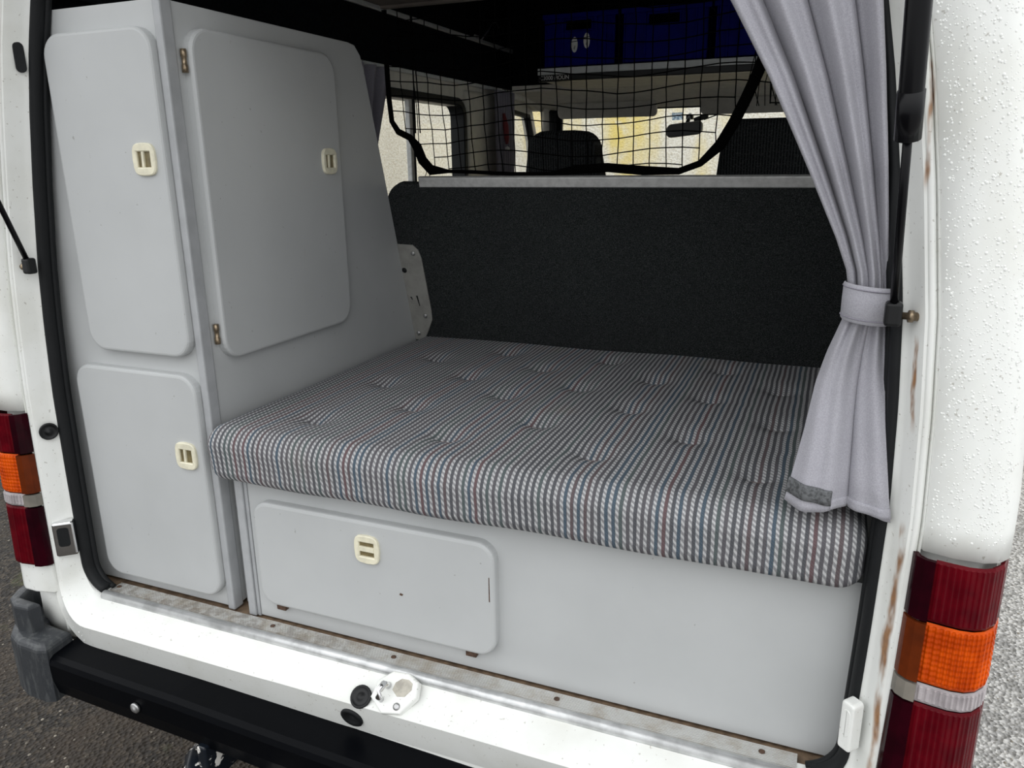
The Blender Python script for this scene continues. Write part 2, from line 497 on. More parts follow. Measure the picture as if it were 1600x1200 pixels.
def ring_path(top=1.20, rc=0.055):
    pts = []
    z = top
    while z > rc + 1e-6:
        pts.append(((-xs(z), z), (-1.0, 0.0), 0.0)); z -= 0.03
    x0 = -xs(rc)
    for k in range(13):
        a = math.pi / 2 * k / 12
        w = k / 12
        pts.append(((x0 + rc - rc * math.cos(a), rc - rc * math.sin(a)), (-math.cos(a), -math.sin(a)), w * w * (3 - 2 * w)))
    for k in range(1, 120):
        pts.append(((x0 + rc + (-2 * x0 - 2 * rc) * k / 120, 0.0), (0.0, -1.0), 1.0))
    left = [p for p in pts if p[0][0] < -1e-6]
    right = [((-p[0][0], p[0][1]), (-p[1][0], p[1][1]), p[2]) for p in reversed(left)]
    mid = [p for p in pts if abs(p[0][0]) <= 1e-6]
    nl = []
    for p in left: nl.append(p)
    return nl + mid + right
PP = [(-0.003, -0.036), (0.000, -0.058), (0.006, -0.062), (0.011, -0.069), (0.018, -0.085), (0.022, -0.091), (0.029, -0.093), (0.033, -0.088), (0.036, -0.096)]
SP = [(-0.002, -0.030), (0.004, -0.062), (0.006, -0.067), (0.014, -0.084), (0.022, -0.100), (0.029, -0.1135), (0.034, -0.1165), (0.066, -0.1066), (0.100, -0.0960)]
path = ring_path()
V, F = [], []
np_ = len(PP)
for (p, nrm, w) in path:
    for (d1, y1), (d2, y2) in zip(PP, SP):
        d = d1 + (d2 - d1) * w; y = y1 + (y2 - y1) * w
        rec = 0.0
        if w > 0.999 and 0.006 < d < 0.030:            # pressed recess around the striker
            rec = 0.0045 * min(1.0, max(0.0, (0.25 - abs(p[0] - 0.015)) / 0.03))
        V.append((p[0] + nrm[0] * d, y + yt(p[1]) + rec * 0.68, p[1] + nrm[1] * d - rec * 0.73))
for i in range(len(path) - 1):
    for j in range(np_ - 1):
        F.append((i * np_ + j, i * np_ + j + 1, (i + 1) * np_ + j + 1, (i + 1) * np_ + j))
o = fromvf('door_surround', V, F, 'white', van, True)
sol = o.modifiers.new('thick', 'SOLIDIFY'); sol.thickness = 0.002; sol.offset = -1
es_ = o.modifiers.new('crisp', 'EDGE_SPLIT'); es_.split_angle = math.radians(24)

# straight seam ridge running down both pillars to the bumper
for s in (-1, 1):
    pth = []
    for k in range(46):
        z = 1.20 - k * (1.20 + 0.075) / 45
        pth.append((s * (xs(z) + 0.028), -0.087 + yt(z), z))
    V, F = tube_vf(pth, (0.0055, 0.010), 8, flat=(0, 1, 0))
    fromvf('seam_ridge', V, F, 'white', van, True)
    # inner return under the pillar foot
    box('pillar_foot', min(s * 0.690, s * 0.755), max(s * 0.690, s * 0.755), -0.085, -0.02, -0.09, 0.0, 'white', van, 0.01)

# quarter panels (outer rear corners)
QP = [(0.0, -0.086), (0.004, -0.101), (0.030, -0.110), (0.060, -0.110), (0.076, -0.103), (0.088, -0.087), (0.095, -0.060), (0.101, -0.02), (0.108, 0.05), (0.118, 0.2), (0.125, 0.6), (0.125, 1.6), (0.12, 2.4), (0.10, 2.9)]
OUT = [(-0.1, 0.0), (0.45, 0.0), (0.62, -0.012), (0.8, -0.032), (0.97, -0.058), (1.2, -0.10)]
def qp_point(s, a, y, z):
    lean = lerp_tab(OUT, z) * (1 - max(0.0, min(1.0, (y + 0.02) / 0.20)))
    x0 = xs(z) + 0.033
    base0 = 0.757 + lean
    f = min(1.0, a / 0.03)
    x = x0 * (1 - f) + base0 * f + a
    return (s * x, y + (yt(z) if y < 0.3 else 0), z)
def quarter_panel(s, z0, z1, imin, imax, name='quarter_panel'):
    zs = [z0 + (z1 - z0) * k / 24 for k in range(25)]
    V, F = [], []
    prof = QP[imin:imax]
    n = len(prof)
    for k, z in enumerate(zs):
        for a, y in prof:
            V.append(qp_point(s, a, y, z))
    for k in range(24):
        for j in range(n - 1):
            F.append((k * n + j, k * n + j + 1, (k + 1) * n + j + 1, (k + 1) * n + j))
    o = fromvf(name, V, F, 'white', van, True)
    md = o.modifiers.new('thick', 'SOLIDIFY'); md.thickness = 0.012; md.offset = -1 if s > 0 else -1
    return o
for s in (-1, 1):
    quarter_panel(s, 0.389, 1.24, 0, 11)        # above the lamp
    quarter_panel(s, 0.012, 0.070, 0, 11)       # below the lamp
    # lamp recess back wall
    V, F = [], []
    zs = [0.05, 0.41]
    pr = [(0.0, -0.082), (0.03, -0.090), (0.06, -0.088), (0.078, -0.07), (0.09, -0.03), (0.10, 0.06), (0.116, 0.2), (0.121, 0.6)]
    for z in zs:
        for a, y in pr: V.append(qp_point(s, a, y, z))
    n = len(pr)
    F = [(j, j + 1, n + j + 1, n + j) for j in range(n - 1)]
    o = fromvf('lamp_recess', V, F, 'white', van, True)
    md = o.modifiers.new('thick', 'SOLIDIFY'); md.thickness = 0.01; md.offset = -1

for s in (-1, 1):
    V, F = [], []
    pr = [(0.0, -0.080), (0.03, -0.086), (0.06, -0.084), (0.078, -0.066), (0.088, -0.03), (0.098, 0.06), (0.112, 0.2)]
    for z in (-0.10, 0.016):
        for a, y in pr: V.append(qp_point(s, a, y, z))
    n = len(pr)
    o = fromvf('lower_corner', V, [(j, j + 1, n + j + 1, n + j) for j in range(n - 1)], 'white', van, True)
    md = o.modifiers.new('thick', 'SOLIDIFY'); md.thickness = 0.008; md.offset = -1
# tail lamps
def tail_lamp(s):
    lamp = bpy.data.objects.new('tail_lamp', None); COL.objects.link(lamp)
    lamp.parent = van; lamp.location = -van.location + Vector((s * 0.80, -0.10, 0.075))
    sections = [('lens', 'red', 0.308, 0.386), ('lens', 'amber', 0.227, 0.306), ('lens', 'clear', 0.200, 0.2255), ('lens', 'red', 0.075, 0.1985)]
    lp = [(0.015, -0.1145), (0.030, -0.1185), (0.045, -0.121), (0.060, -0.1195), (0.072, -0.113), (0.083, -0.099), (0.090, -0.078), (0.096, -0.045), (0.102, -0.005), (0.106, 0.03)]
    lens_n = {'red': 'red lens', 'amber': 'amber ribbed lens', 'clear': 'clear ribbed lens'}
    for nm, colr, z0, z1 in sections:
        # ribbed main lens
        V, F = [], []
        # resample profile with flutes
        fine = []
        for i in range(len(lp) - 1):
            for k in range(10):
                f = k / 10
                fine.append((lp[i][0] + (lp[i + 1][0] - lp[i][0]) * f, lp[i][1] + (lp[i + 1][1] - lp[i][1]) * f))
        fine.append(lp[-1]); n = len(fine)
        ribs = 0.0003 if colr == 'red' else 0.0008
        zz = [z0, z0 + 0.003]
        zz += [z0 + 0.004 + (z1 - z0 - 0.008) * k / 20 for k in range(21)] + [z1 - 0.003, z1]
        for q, z in enumerate(zz):
            e = 0.002 if q in (0, len(zz) - 1) else (0.0006 if q in (1, len(zz) - 2) else 0.0)
            for j, (a, y) in enumerate(fine):
                d = ribs * (1 if (j // 2) % 2 else -1) * (0 if e else 1)
                if colr != 'red': d += 0.0004 * (1 if q % 2 else -1) * (0 if e else 1)
                px = qp_point(s, a, 0, z)[0]
                nx, ny = (a - 0.045) * 12, -1.0
                l_ = math.hypot(nx, ny); nx /= l_; ny /= l_
                V.append((px + s * nx * (d - e), y + ny * (d - e) + yt(z), z))
        for k in range(len(zz) - 1):
            for j in range(n - 1):
                F.append((k * n + j, k * n + j + 1, (k + 1) * n + j + 1, (k + 1) * n + j))
        o = fromvf('lens', V, F, colr + '_lens', lamp, False)
        o['label'] = lens_n[colr]
        md = o.modifiers.new('thick', 'SOLIDIFY'); md.thickness = 0.004; md.offset = -1
        # smooth inner border band
        V, F = [], []
        bp = [(0.001, -0.096), (0.003, -0.105), (0.008, -0.111), (0.0155, -0.1138)]
        for z in (z0 + 0.001, z1 - 0.001):
            for a, y in bp:
                V.append(qp_point(s, a, y, z)[:1] + (y + yt(z), z))
        F = [(j, j + 1, 4 + j + 1, 4 + j) for j in range(3)]
        o = fromvf('lens_border', V, F, colr + '_edge', lamp, False)
        md = o.modifiers.new('thick', 'SOLIDIFY'); md.thickness = 0.006; md.offset = -1
    box('housing', min(s * 0.765, s * 0.83), max(s * 0.765, s * 0.83), -0.092, -0.07, 0.080, 0.370, 'black_plastic', lamp, 0.004)
for s in (-1, 1): tail_lamp(s)

# rubber door seals
for s in (-1, 1):
    pth = []
    z = 1.19
    while z > 0.075:
        pth.append((s * (xs(z) - 0.003), -0.048 + yt(z), z)); z -= 0.03
    rc = 0.06; x0 = xs(rc)
    for k in range(9):
        a = math.radians(70) * k / 8
        pth.append((s * (x0 - 0.003 - (rc - rc * math.cos(a))), -0.046, rc + 0.006 - rc * math.sin(a)))
    V, F = tube_vf(pth, (0.0085, 0.015), 10, flat=(0, 1, 0))
    fromvf('door_seal', V, F, 'rubber', van, True)
    # thin inner lip of the seal
    V, F = tube_vf([(p[0] - s * 0.008, p[1] + 0.010, p[2]) for p in pth], (0.004, 0.006), 8, flat=(0, 1, 0))
    fromvf('seal_lip', V, F, 'rubber', van, True)

# apron below the sill, and the bumper
V = []
box('sill_apron', -0.74, 0.74, -0.097, -0.088, -0.20, -0.099, 'white', van, 0.002)
prof = [(-0.088, -0.086), (-0.146, -0.087), (-0.156, -0.092), (-0.160, -0.102), (-0.158, -0.140), (-0.150, -0.172), (-0.135, -0.180), (-0.088, -0.180)]
V, F = [], []
nx_ = 40; n = len(prof)
for i in range(nx_ + 1):
    x = -0.722 + 1.444 * i / nx_
    bow = -0.012 * (1 - (x / 0.722) ** 2)
    sag = -0.005 - 0.03 * min(1.0, max(0.0, x + 0.4))
    for y, z in prof: V.append((x, y + (bow if y < -0.12 else 0), z + sag))
for i in range(nx_):
    for j in range(n): F.append((i * n + j, i * n + (j + 1) % n, (i + 1) * n + (j + 1) % n, (i + 1) * n + j))
F += [tuple(range(n)), tuple(nx_ * n + j for j in range(n))]
bumper = fromvf('bumper', V, F, 'gloss_black', van, False)
lathe('bumper_sensor', (-0.487, -0.1665, -0.133), (0, -1, 0), [(0.010, 0.0), (0.010, 0.004), (0.008, 0.0055), (0.0, 0.0055)], 'zinc', bumper)
for s in (-1, 1):
    low = [(0.722, -0.10), (0.716, -0.160), (0.735, -0.168), (0.79, -0.166), (0.83, -0.152), (0.858, -0.125), (0.874, -0.085), (0.884, -0.02), (0.892, 0.12), (0.86, 0.12), (0.85, 0.0), (0.83, -0.06), (0.79, -0.095)]
    pts = [(s * a, b) for a, b in low]
    cap = panel('bumper_end_cap', pts, lambda a, b, h: (a, b, -0.192 + h), 0.125, 'endcap', van, 0.014, 0.0, 4)
    up = [(0.778, -0.114), (0.784, -0.136), (0.82, -0.139), (0.855, -0.122), (0.872, -0.092), (0.880, -0.04), (0.886, 0.11), (0.868, 0.11), (0.862, -0.03), (0.853, -0.075), (0.835, -0.112)]
    panel('corner_guard', [(s * a, b) for a, b in up], lambda a, b, h: (a, b, -0.075 + h), 0.066, 'endcap', cap, 0.007, 0.0, 3)

# tow step under the bumper
tube('tow_bar', [(-0.42, -0.02, -0.27), (-0.40, -0.12, -0.265), (-0.36, -0.165, -0.262), (-0.28, -0.18, -0.262), (0.1, -0.185, -0.262), (0.45, -0.18, -0.262)], 0.03, 'chipped', van, 14)
box('tow_bracket', -0.345, -0.325, -0.172, -0.06, -0.255, -0.17, 'chipped', van, 0.003)

# rear sill details
def disc(name, x, y, z, nrm, rx, mat, parent=van, hole=False):
    return lathe(name, (x, y, z), nrm, [(rx, 0.0), (rx, 0.0025), (rx * 0.86, 0.004), (rx * 0.80, 0.0022), (rx * 0.35, 0.0022), (rx * 0.3, 0.0034), (0.0, 0.0034)] if not hole else
                 [(rx, 0.0), (rx, 0.004), (rx * 0.85, 0.006), (rx * 0.62, 0.004), (rx * 0.45, 0.0015), (0.0, 0.0015)], mat, parent)
NS = (0, -0.68, 0.733)
disc('sill_plug', -0.030, -0.106, -0.024, NS, 0.019, 'black_plastic')
disc('sill_grommet', -0.050, -0.1068, -0.068, (0, -0.955, -0.296), 0.021, 'rubber', van, True)
o = lathe('rust_hole', (-0.448, -0.1057, -0.071), (0, -0.955, -0.296), [(0.011, -0.001), (0.011, 0.001), (0.004, 0.0012), (0.0, 0.0012)], 'rusty', van)
# striker plate with its hook
sc = Vector((0.030, -0.096, -0.012)); su = Vector((1, 0, 0)); sn = Vector(NS).normalized(); sv = sn.cross(su)
hexo = [(-0.040, -0.012), (-0.012, -0.032), (0.020, -0.026), (0.040, 0.004), (0.036, 0.028), (0.016, 0.038), (-0.014, 0.036), (-0.036, 0.016)]
def mp_s(a, b, h): return sc + su * a + sv * b + sn * h
stk = panel('striker_plate', hexo, mp_s, 0.008, 'white', van, 0.004, -0.006, 3)
hexi = [(a * 0.42 + 0.012, b * 0.42 + 0.012) for a, b in hexo]
panel('striker_cup', hexi, mp_s, 0.0085, 'cup_buff', stk, 0.0003, 0.007, 1)
tube('striker_hook', [mp_s(-0.018, -0.012, 0.004), mp_s(-0.018, -0.010, 0.020), mp_s(-0.016, 0.0, 0.030), mp_s(-0.014, 0.010, 0.026), mp_s(-0.014, 0.012, 0.006)], 0.0058, 'chrome', stk, 10)
lathe('striker_screw', mp_s(0.012, -0.016, 0.0075), sn, [(0.006, 0), (0.006, 0.002), (0.003, 0.003), (0.0, 0.003)], 'zinc', stk, 12)

# pillar fittings
disc('pillar_plug', -0.7235, -0.0672, 0.346, (0.85, -0.53, 0.0), 0.0165, 'black_plastic')
o = panel('slot_hole', round_rect(-0.008, 0.008, -0.024, 0.024, 0.0079, 6), lambda a, b, h: (-0.6600 - a * 0.45 + h * 0.89, -0.0420 - a * 0.89 - h * 0.45, 1.006 + b), 0.003, 'rubber', van, 0.0005)
def guide(s, z, mat, lab, off, hw):
    g = panel('guide_bracket', round_rect(-hw, hw, -0.036, 0.036, 0.005, 3), lambda a, b, h: (s * (xs(z) + off + a * 0.72) - s * h * 0.66, -0.073 + a * -0.62 - h * 0.75, z + b), 0.014, mat, van, 0.004, -0.004)
    g['label'] = lab
    panel('guide_slot', round_rect(-hw * 0.5, hw * 0.6, -0.014, 0.026, 0.006, 4), lambda a, b, h: (s * (xs(z) + off + a * 0.72) - s * h * 0.66, -0.073 + a * -0.62 - h * 0.75, z + b), 0.0148, 'rubber' if s < 0 else 'white', g, 0.0003, 0.012, 1)
guide(-1, 0.127, 'chrome', 'chrome tailgate guide', 0.010, 0.020); guide(1, 0.122, 'white', 'white painted tailgate guide', -0.004, 0.0105)

# tread plate along the sill
pr = [(-0.012, -0.004), (-0.012, 0.004)]
y = -0.014
while y > -0.042:
    pr += [(y, 0.0040), (y - 0.0004, 0.0058), (y - 0.0022, 0.0058), (y - 0.0026, 0.0040)]; y -= 0.0034
for k in range(9):
    a = math.radians(100 - 190 * k / 8)
    pr.append((-0.055 - 0.0105 * math.cos(math.radians(180) - a) * -1 if False else -0.0555 - 0.0100 * math.sin(math.radians(190 * k / 8 - 95)) , 0.001 + 0.0095 * math.cos(math.radians(190 * k / 8 - 95))))
pr.append((-0.060, -0.004))
tread = extrude_x('tread_plate', pr, -0.664, 0.648, 'tread', van)
tube('tread_nose', [(-0.664, -0.0565, 0.0015), (0.648, -0.0565, 0.0015)], 0.0098, 'nose_alu', tread, 14)
for x in (-0.655, -0.27, -0.012, 0.287, 0.60):
    lathe('tread_screw', (x, -0.0285, 0.0052), (0, 0, 1), [(0.0046, 0), (0.0046, 0.0016), (0.003, 0.0026), (0.0, 0.0026)], 'rusty', tread, 12)
extrude_x('sill_shadow_gap', [(-0.064, -0.008), (-0.070, -0.012), (-0.060, -0.016), (-0.05, -0.010)], -0.66, 0.66, 'rubber', van)

# gas struts and open tailgate
for s in (-1, 1):
    b0 = Vector((s * 0.695, -0.066, 0.663)); dv = Vector((-s * 0.065, -0.36, 1.0))
    strut = bpy.data.objects.new('gas_strut', None); COL.objects.link(strut); strut.parent = van; strut.location = b0 - van.location
    tube('rod', [b0, b0 + dv * 0.22], 0.0046, 'strut_black', strut, 10)
    tube('cylinder', [b0 + dv * 0.185, b0 + dv * 0.187, b0 + dv * 0.196, b0 + dv * 0.2, b0 + dv * 0.72], [0.009, 0.0122, 0.0125, 0.0115, 0.0115], 'strut_black', strut, 16)
    tube('collar', [b0 + dv * 0.184, b0 + dv * 0.228], 0.0126, 'strut_black', strut, 16)
    bm = bmesh.new(); bm_box(bm, b0.x - 0.009, b0.x + 0.009, b0.y - 0.009, b0.y + 0.009, b0.z - 0.016, b0.z + 0.012, 0.004, 3)
    frombm('ball_socket', bm, 'black_plastic', strut)
    lathe('ball_stud', b0 + Vector((s * 0.004, 0.002, -0.004)), (s * 0.9, 0.12, -0.04), [(0.004, 0), (0.004, 0.012), (0.007, 0.012), (0.007, 0.017), (0.005, 0.017), (0.005, 0.022), (0.0, 0.022)], 'brass', strut, 12)
    e = b0 + dv * 0.72
    lathe('mount_stud', e, (0, 0.5, 0.8), [(0.008, -0.01), (0.008, 0.13), (0.0, 0.13)], 'black_plastic', strut, 10)
tg = Vector((0, -0.70, 0.714))
def tgp(x, a, h): p = Vector((x, 0.02, 1.24)) + tg * a + Vector((0, 0.714, 0.70)) * h; return p
V = []; F = []
for h in (0.0, 0.05):
    for a, w in ((0.0, 0.60), (0.55, 0.66), (1.0, 0.70), (1.15, 0.66)):
        V += [tgp(-w, a, h), tgp(w, a, h)]
for i in range(3):
    F.append((2 * i, 2 * i + 1, 2 * i + 3, 2 * i + 2)); F.append((8 + 2 * i, 8 + 2 * i + 1, 8 + 2 * i + 3, 8 + 2 * i + 2))
    F.append((2 * i, 2 * i + 2, 8 + 2 * i + 2, 8 + 2 * i)); F.append((2 * i + 1, 2 * i + 3, 8 + 2 * i + 3, 8 + 2 * i + 1))
F.append((0, 1, 9, 8)); F.append((6, 7, 15, 14))
tgo = fromvf('tailgate', V, F, 'white', van)
V = [tgp(x, a, -0.006) for a, w in ((0.08, 0.54), (0.55, 0.60), (1.05, 0.62)) for x in (-w, w)] + [tgp(x, a, -0.0005) for a, w in ((0.08, 0.54), (0.55, 0.60), (1.05, 0.62)) for x in (-w, w)]
fromvf('tailgate_bounce_shield', V, [(0, 1, 3, 2), (2, 3, 5, 4), (6, 7, 9, 8), (8, 9, 11, 10), (0, 1, 7, 6), (4, 5, 11, 10), (0, 2, 8, 6), (2, 4, 10, 8), (1, 3, 9, 7), (3, 5, 11, 9)], 'bezel', tgo)  # unseen dark panel, added to cut light bounced off the tailgate into the interior
struct(box('trim_1', -0.60, 0.60, -0.02, 0.06, 1.19, 1.27, 'white', None, 0.01))     # roof header above the opening

# ================================================================== VAN INTERIOR SHELL
struct(box('floor', -0.80, 0.80, -0.058, 2.9, -0.045, -0.004, 'wood_floor'))
struct(box('ceiling', -0.86, 0.86, 0.02, 2.72, 1.60, 1.66, 'dark_lining'))
XW = -0.800
def side_wall(s, nm):
    parts = []
    r = thing_struct(nm, (s * 0.80, 1.3, 0))
    a, b = (XW - 0.05, XW) if s < 0 else (-XW, -XW + 0.05)
    box('lower_panel', a, b, 0.55, 2.9, -0.05, 0.70, 'carpet', r)
    box('window_header', a, b, 0.55, 2.30, 1.045, 1.142, 'interior_white', r)
    box('rear_pillar', a, b, 0.02, 0.86, 0.0, 1.142, 'dark_lining', r) if s < 0 else box('rear_pillar', a, b, 0.12, 0.86, 0.0, 1.142, 'carpet', r)
    box('centre_pillar', a, b + (0.02 if s < 0 else 0), 1.965, 2.30, 0.70, 1.11, 'pillar_grey', r, 0.012)
    box('upper_lining', a if s < 0 else -XW - 0.02, XW + 0.02 if s < 0 else b, 0.02, 2.72, 1.142, 1.302, 'dark_lining', r)
    box('roof_lining', a, b, 0.02, 2.72, 1.302, 1.62, 'dark_lining', r)
    return r
def thing_struct(nm, loc):
    r = bpy.data.objects.new(nm, None); COL.objects.link(r); r.location = loc; r['kind'] = 'structure'; r.empty_display_size = 0.05
    return r
side_wall(-1, 'wall_left_interior'); side_wall(1, 'wall_right_interior')
struct(extrude_x('trim_2', [(0, 0)], 0, 0, 'trim_grey')) if False else None
t2 = struct(box('trim_2', -0.790, -0.774, 0.75, 2.45, 1.296, 1.312, 'trim_grey', None, 0.003))
struct(box('trim_3', -0.80, -0.784, 0.75, 2.34, 1.128, 1.1415, 'shelf_white', None, 0.003))   # curtain rail
for s in (-1, 1):
    for k, (y0, y1) in enumerate(((0.02, 0.5),)):
        pass
# side windows
def window(nm, s, y0, y1, z0, z1, r, slider=None):
    w = thing_struct(nm, (s * 0.8, (y0 + y1) / 2, z0))
    X0 = s * (0.80 - 0.004)
    out = round_rect(y0, y1, z0, z1, r); inn = round_rect(y0 + 0.028, y1 - 0.028, z0 + 0.028, z1 - 0.028, max(r - 0.02, 0.01))
    ring_panel('window_frame', out, inn, lambda a, b, h: (X0 - s * (h - 0.05), a, b), 0.062, 'rubber', w, 0.004)
    panel('pane', round_rect(y0 + 0.02, y1 - 0.02, z0 + 0.02, z1 - 0.02, max(r - 0.015, 0.01)), lambda a, b, h: (X0 + s * (0.02 + h), a, b), 0.004, 'glass', w, 0.0005)
    if slider:
        box('slider_bar', min(X0, X0 + s * 0.02), max(X0, X0 + s * 0.02), slider - 0.010, slider + 0.012, z0 + 0.02, z1 - 0.02, 'alu_rail', w, 0.003)
        box('slider_seal', min(X0 - s * 0.003, X0 + s * 0.012), max(X0 - s * 0.003, X0 + s * 0.012), slider + 0.012, slider + 0.018, z0 + 0.02, z1 - 0.02, 'rubber', w)
    return w
window('window_1', -1, 0.88, 1.965, 0.66, 1.075, 0.07, 1.525)
window('window_2', 1, 0.88, 1.965, 0.66, 1.075, 0.07, 1.525)

# cab: front doors, windscreen, headliner
def cab_side(s, nm):
    r = thing_struct(nm, (s * 0.8, 2.5, 0.7))
    X0 = s * 0.80
    # door frame around the glass
    fr = [(2.28, 0.70), (2.85, 0.70), (2.78, 0.95), (2.70, 1.10), (2.30, 1.125)]
    inn = [(2.33, 0.735), (2.79, 0.735), (2.735, 0.93), (2.675, 1.045), (2.335, 1.065)]
    ring_panel('window_frame', fr, inn, lambda a, b, h: (X0 - s * (h - 0.03), a, b), 0.045, 'interior_white', r, 0.004)
    ins2 = inset(inn, -0.004)
    ring_panel('glass_seal', ins2, inset(inn, 0.012), lambda a, b, h: (X0 - s * (h - 0.012), a, b), 0.03, 'rubber', r, 0.002)
    panel('pane', inn, lambda a, b, h: (X0 + s * h, a, b), 0.004, 'glass', r, 0.0005)
    # A pillar
    tube('windscreen_pillar', [(s * 0.79, 2.95, 0.62), (s * 0.76, 2.86, 0.86), (s * 0.72, 2.74, 1.08), (s * 0.70, 2.68, 1.16)], 0.035, 'interior_white', r, 10)
    tube('pillar_trim', [(s * 0.745, 2.90, 0.62), (s * 0.715, 2.81, 0.88), (s * 0.675, 2.71, 1.06)], 0.022, 'rubber', r, 8)
    tube('grab_rail', [(s * 0.775, 2.30, 1.118), (s * 0.765, 2.55, 1.112), (s * 0.735, 2.70, 1.075)], 0.016, 'interior_white', r, 8)
    return r
cab_side(-1, 'door_1'); cab_side(1, 'door_2')
ws = thing_struct('window_3', (0, 2.8, 0.7))
out = [(-0.76, 0.66), (0.76, 0.66), (0.69, 1.10), (-0.69, 1.10)]
inn = [(-0.70, 0.70), (0.70, 0.70), (0.645, 1.045), (0.60, 1.06), (-0.60, 1.06), (-0.645, 1.045)]
def mpw(a, b, h): return (a, 2.92 - (b - 0.66) * 0.42 + h, b)
panel('pane', out, mpw, 0.006, 'glass', ws, 0.0005)
out6 = [(-0.78, 0.64), (0.78, 0.64), (0.72, 1.09), (0.66, 1.14), (-0.66, 1.14), (-0.72, 1.09)]
ring_panel('window_frame', out6, inn, lambda a, b, h: (a, 2.92 - (b - 0.66) * 0.42 - h + 0.012, b), 0.02, 'rubber', ws, 0.003)
struct(box('trim_4', -0.78, 0.78, 2.62, 3.0, 0.35, 0.70, 'black_plastic', None, 0.03))    # dashboard
# cab headliner: curved panel from behind the shelf down to the windscreen
prof = [(2.44, 1.132), (2.55, 1.118), (2.66, 1.090), (2.73, 1.065), (2.75, 1.085), (2.67, 1.125), (2.5, 1.155), (2.44, 1.159)]
struct(extrude_x('trim_5', prof, -0.80, 0.80, 'headliner'))
struct(box('trim_8', -0.494, 0.80, 2.035, 2.4395, 1.134, 1.159, 'headliner', None, 0.004))
struct(box('trim_6', -0.80, -0.4945, 2.4405, 2.47, 1.160, 1.62, 'dark_lining'))
struct(box('trim_7', 0.7405, 0.80, 2.4405, 2.47, 1.160, 1.62, 'dark_lining'))
struct(box('wall_cab_front', -0.80, 0.80, 2.66, 2.72, 1.20, 1.64, 'dark_lining'))

# ================================================================== WARDROBE CABINET
cab = thing('wardrobe_cabinet', 'tall grey laminate wardrobe cabinet with three doors beside the bed', 'cabinet', (-0.55, 0.30, 0.0))
XC = -0.383
rear = [(-0.775, 0.004), (XC - 0.006, 0.004), (XC - 0.006, 1.082), (-0.712, 1.082), (-0.745, 0.80), (-0.762, 0.55)]
panel('rear_panel', rear, lambda a, b, h: (a, 0.018 - h, b), 0.018, 'laminate', cab, 0.001)
side = [(0.018, 0.004), (0.84, 0.004), (0.757, 0.379), (0.578, 1.030), (0.566, 1.060), (0.545, 1.079), (0.520, 1.082), (0.018, 1.082)]
panel('side_panel', side, lambda a, b, h: (XC - 0.018 + h, a, b), 0.018, 'laminate', cab, 0.002)
box('top_panel', -0.76, XC - 0.018, 0.018, 0.54, 1.064, 1.080, 'laminate', cab)
box('front_panel', -0.79, XC - 0.018, 0.50, 0.518, 0.004, 1.064, 'laminate', cab)
box('corner_post', XC - 0.012, XC + 0.004, -0.006, 0.020, 0.0, 1.084, 'trim_grey', cab, 0.003)
box('filler_panel', XC + 0.004, -0.345, 0.030, 0.042, 0.0, 0.285, 'trim_grey', cab)

def latch(door, mp, vertical_bar=True):
    w, h = 0.0245, 0.0265
    outer, inner = [], []
    N = 32
    for k in range(N):
        a = 2 * math.pi * k / N
        c, s_ = math.cos(a), math.sin(a)
        e = 0.36
        outer.append((math.copysign(abs(c) ** e, c) * w, math.copysign(abs(s_) ** e, s_) * h))
    # barrel-shaped sides
    outer = [(x * (1 - 0.10 * (abs(y) / h) ** 2), y * (1 - 0.10 * (abs(x) / w) ** 2)) for x, y in outer]
    for k in range(N):
        a = 2 * math.pi * k / N
        c, s_ = math.cos(a), math.sin(a)
        mx = max(abs(c), abs(s_)); inner.append((c / mx * 0.0145, s_ / mx * (0.0125 if vertical_bar else 0.0135)))
    pl_ = ring_panel('latch_plate', outer, inner, mp, 0.0055, 'cream', door, 0.0016)
    panel('latch_recess', [(-0.0145, -0.0135), (0.0145, -0.0135), (0.0145, 0.0135), (-0.0145, 0.0135)], mp, 0.0008, 'latch_dark', door, 0.0001, 0.0, 1)
    if vertical_bar:
        pts = [(-0.0055, -0.0125), (-0.0005, -0.0125), (0.0005, 0.0125), (-0.0045, 0.0125)]
    else:
        pts = [(-0.0145, -0.004), (0.0145, -0.004), (0.0145, 0.005), (-0.0145, 0.005)]
    panel('latch_tongue', pts, mp, 0.0045, 'cream', door, 0.001, 0.0008, 2)

def hinge(door, path_c, axis, L=0.016, r=0.0042):
    a = Vector(axis)
    c = Vector(path_c)
    P = [c - a * L, c - a * (L * .34), c - a * (L * .30), c + a * (L * .30), c + a * (L * .34), c + a * L]
    tube('hinge', P, [r, r, r * 0.8, r * 0.8, r, r], 'brass', door, 10)

def door_y(parent, x0, x1, z0, z1, r, lx, lz, vert, hinges, y0=0.0, t=0.018):
    d = panel('door', round_rect(x0, x1, z0, z1, r, 7), lambda a, b, h: (a, y0 - h, b), t, 'laminate', parent, 0.006, 0.0, 3)
    latch(d, lambda a, b, h: (lx + a, y0 - t - h, lz + b), vert)
    for (hx, hz, ax) in hinges: hinge(d, (hx, y0 - 0.006, hz), ax)
    return d
door_y(cab, -0.636, -0.396, 0.503, 1.043, 0.038, -0.437, 0.840, True, [(-0.640, 0.965, (0, 0, 1)), (-0.640, 0.560, (0, 0, 1))])
door_y(cab, -0.692, -0.396, 0.028, 0.471, 0.038, -0.434, 0.318, True, [(-0.696, 0.42, (0, 0, 1)), (-0.696, 0.10, (0, 0, 1))])
d3 = panel('door', round_rect(0.036, 0.440, 0.489, 1.047, 0.042, 7), lambda a, b, h: (XC + h, a, b), 0.018, 'laminate', cab, 0.006, 0.0, 3)
latch(d3, lambda a, b, h: (XC + 0.018 + h, 0.392 + a, 0.835 + b), True)
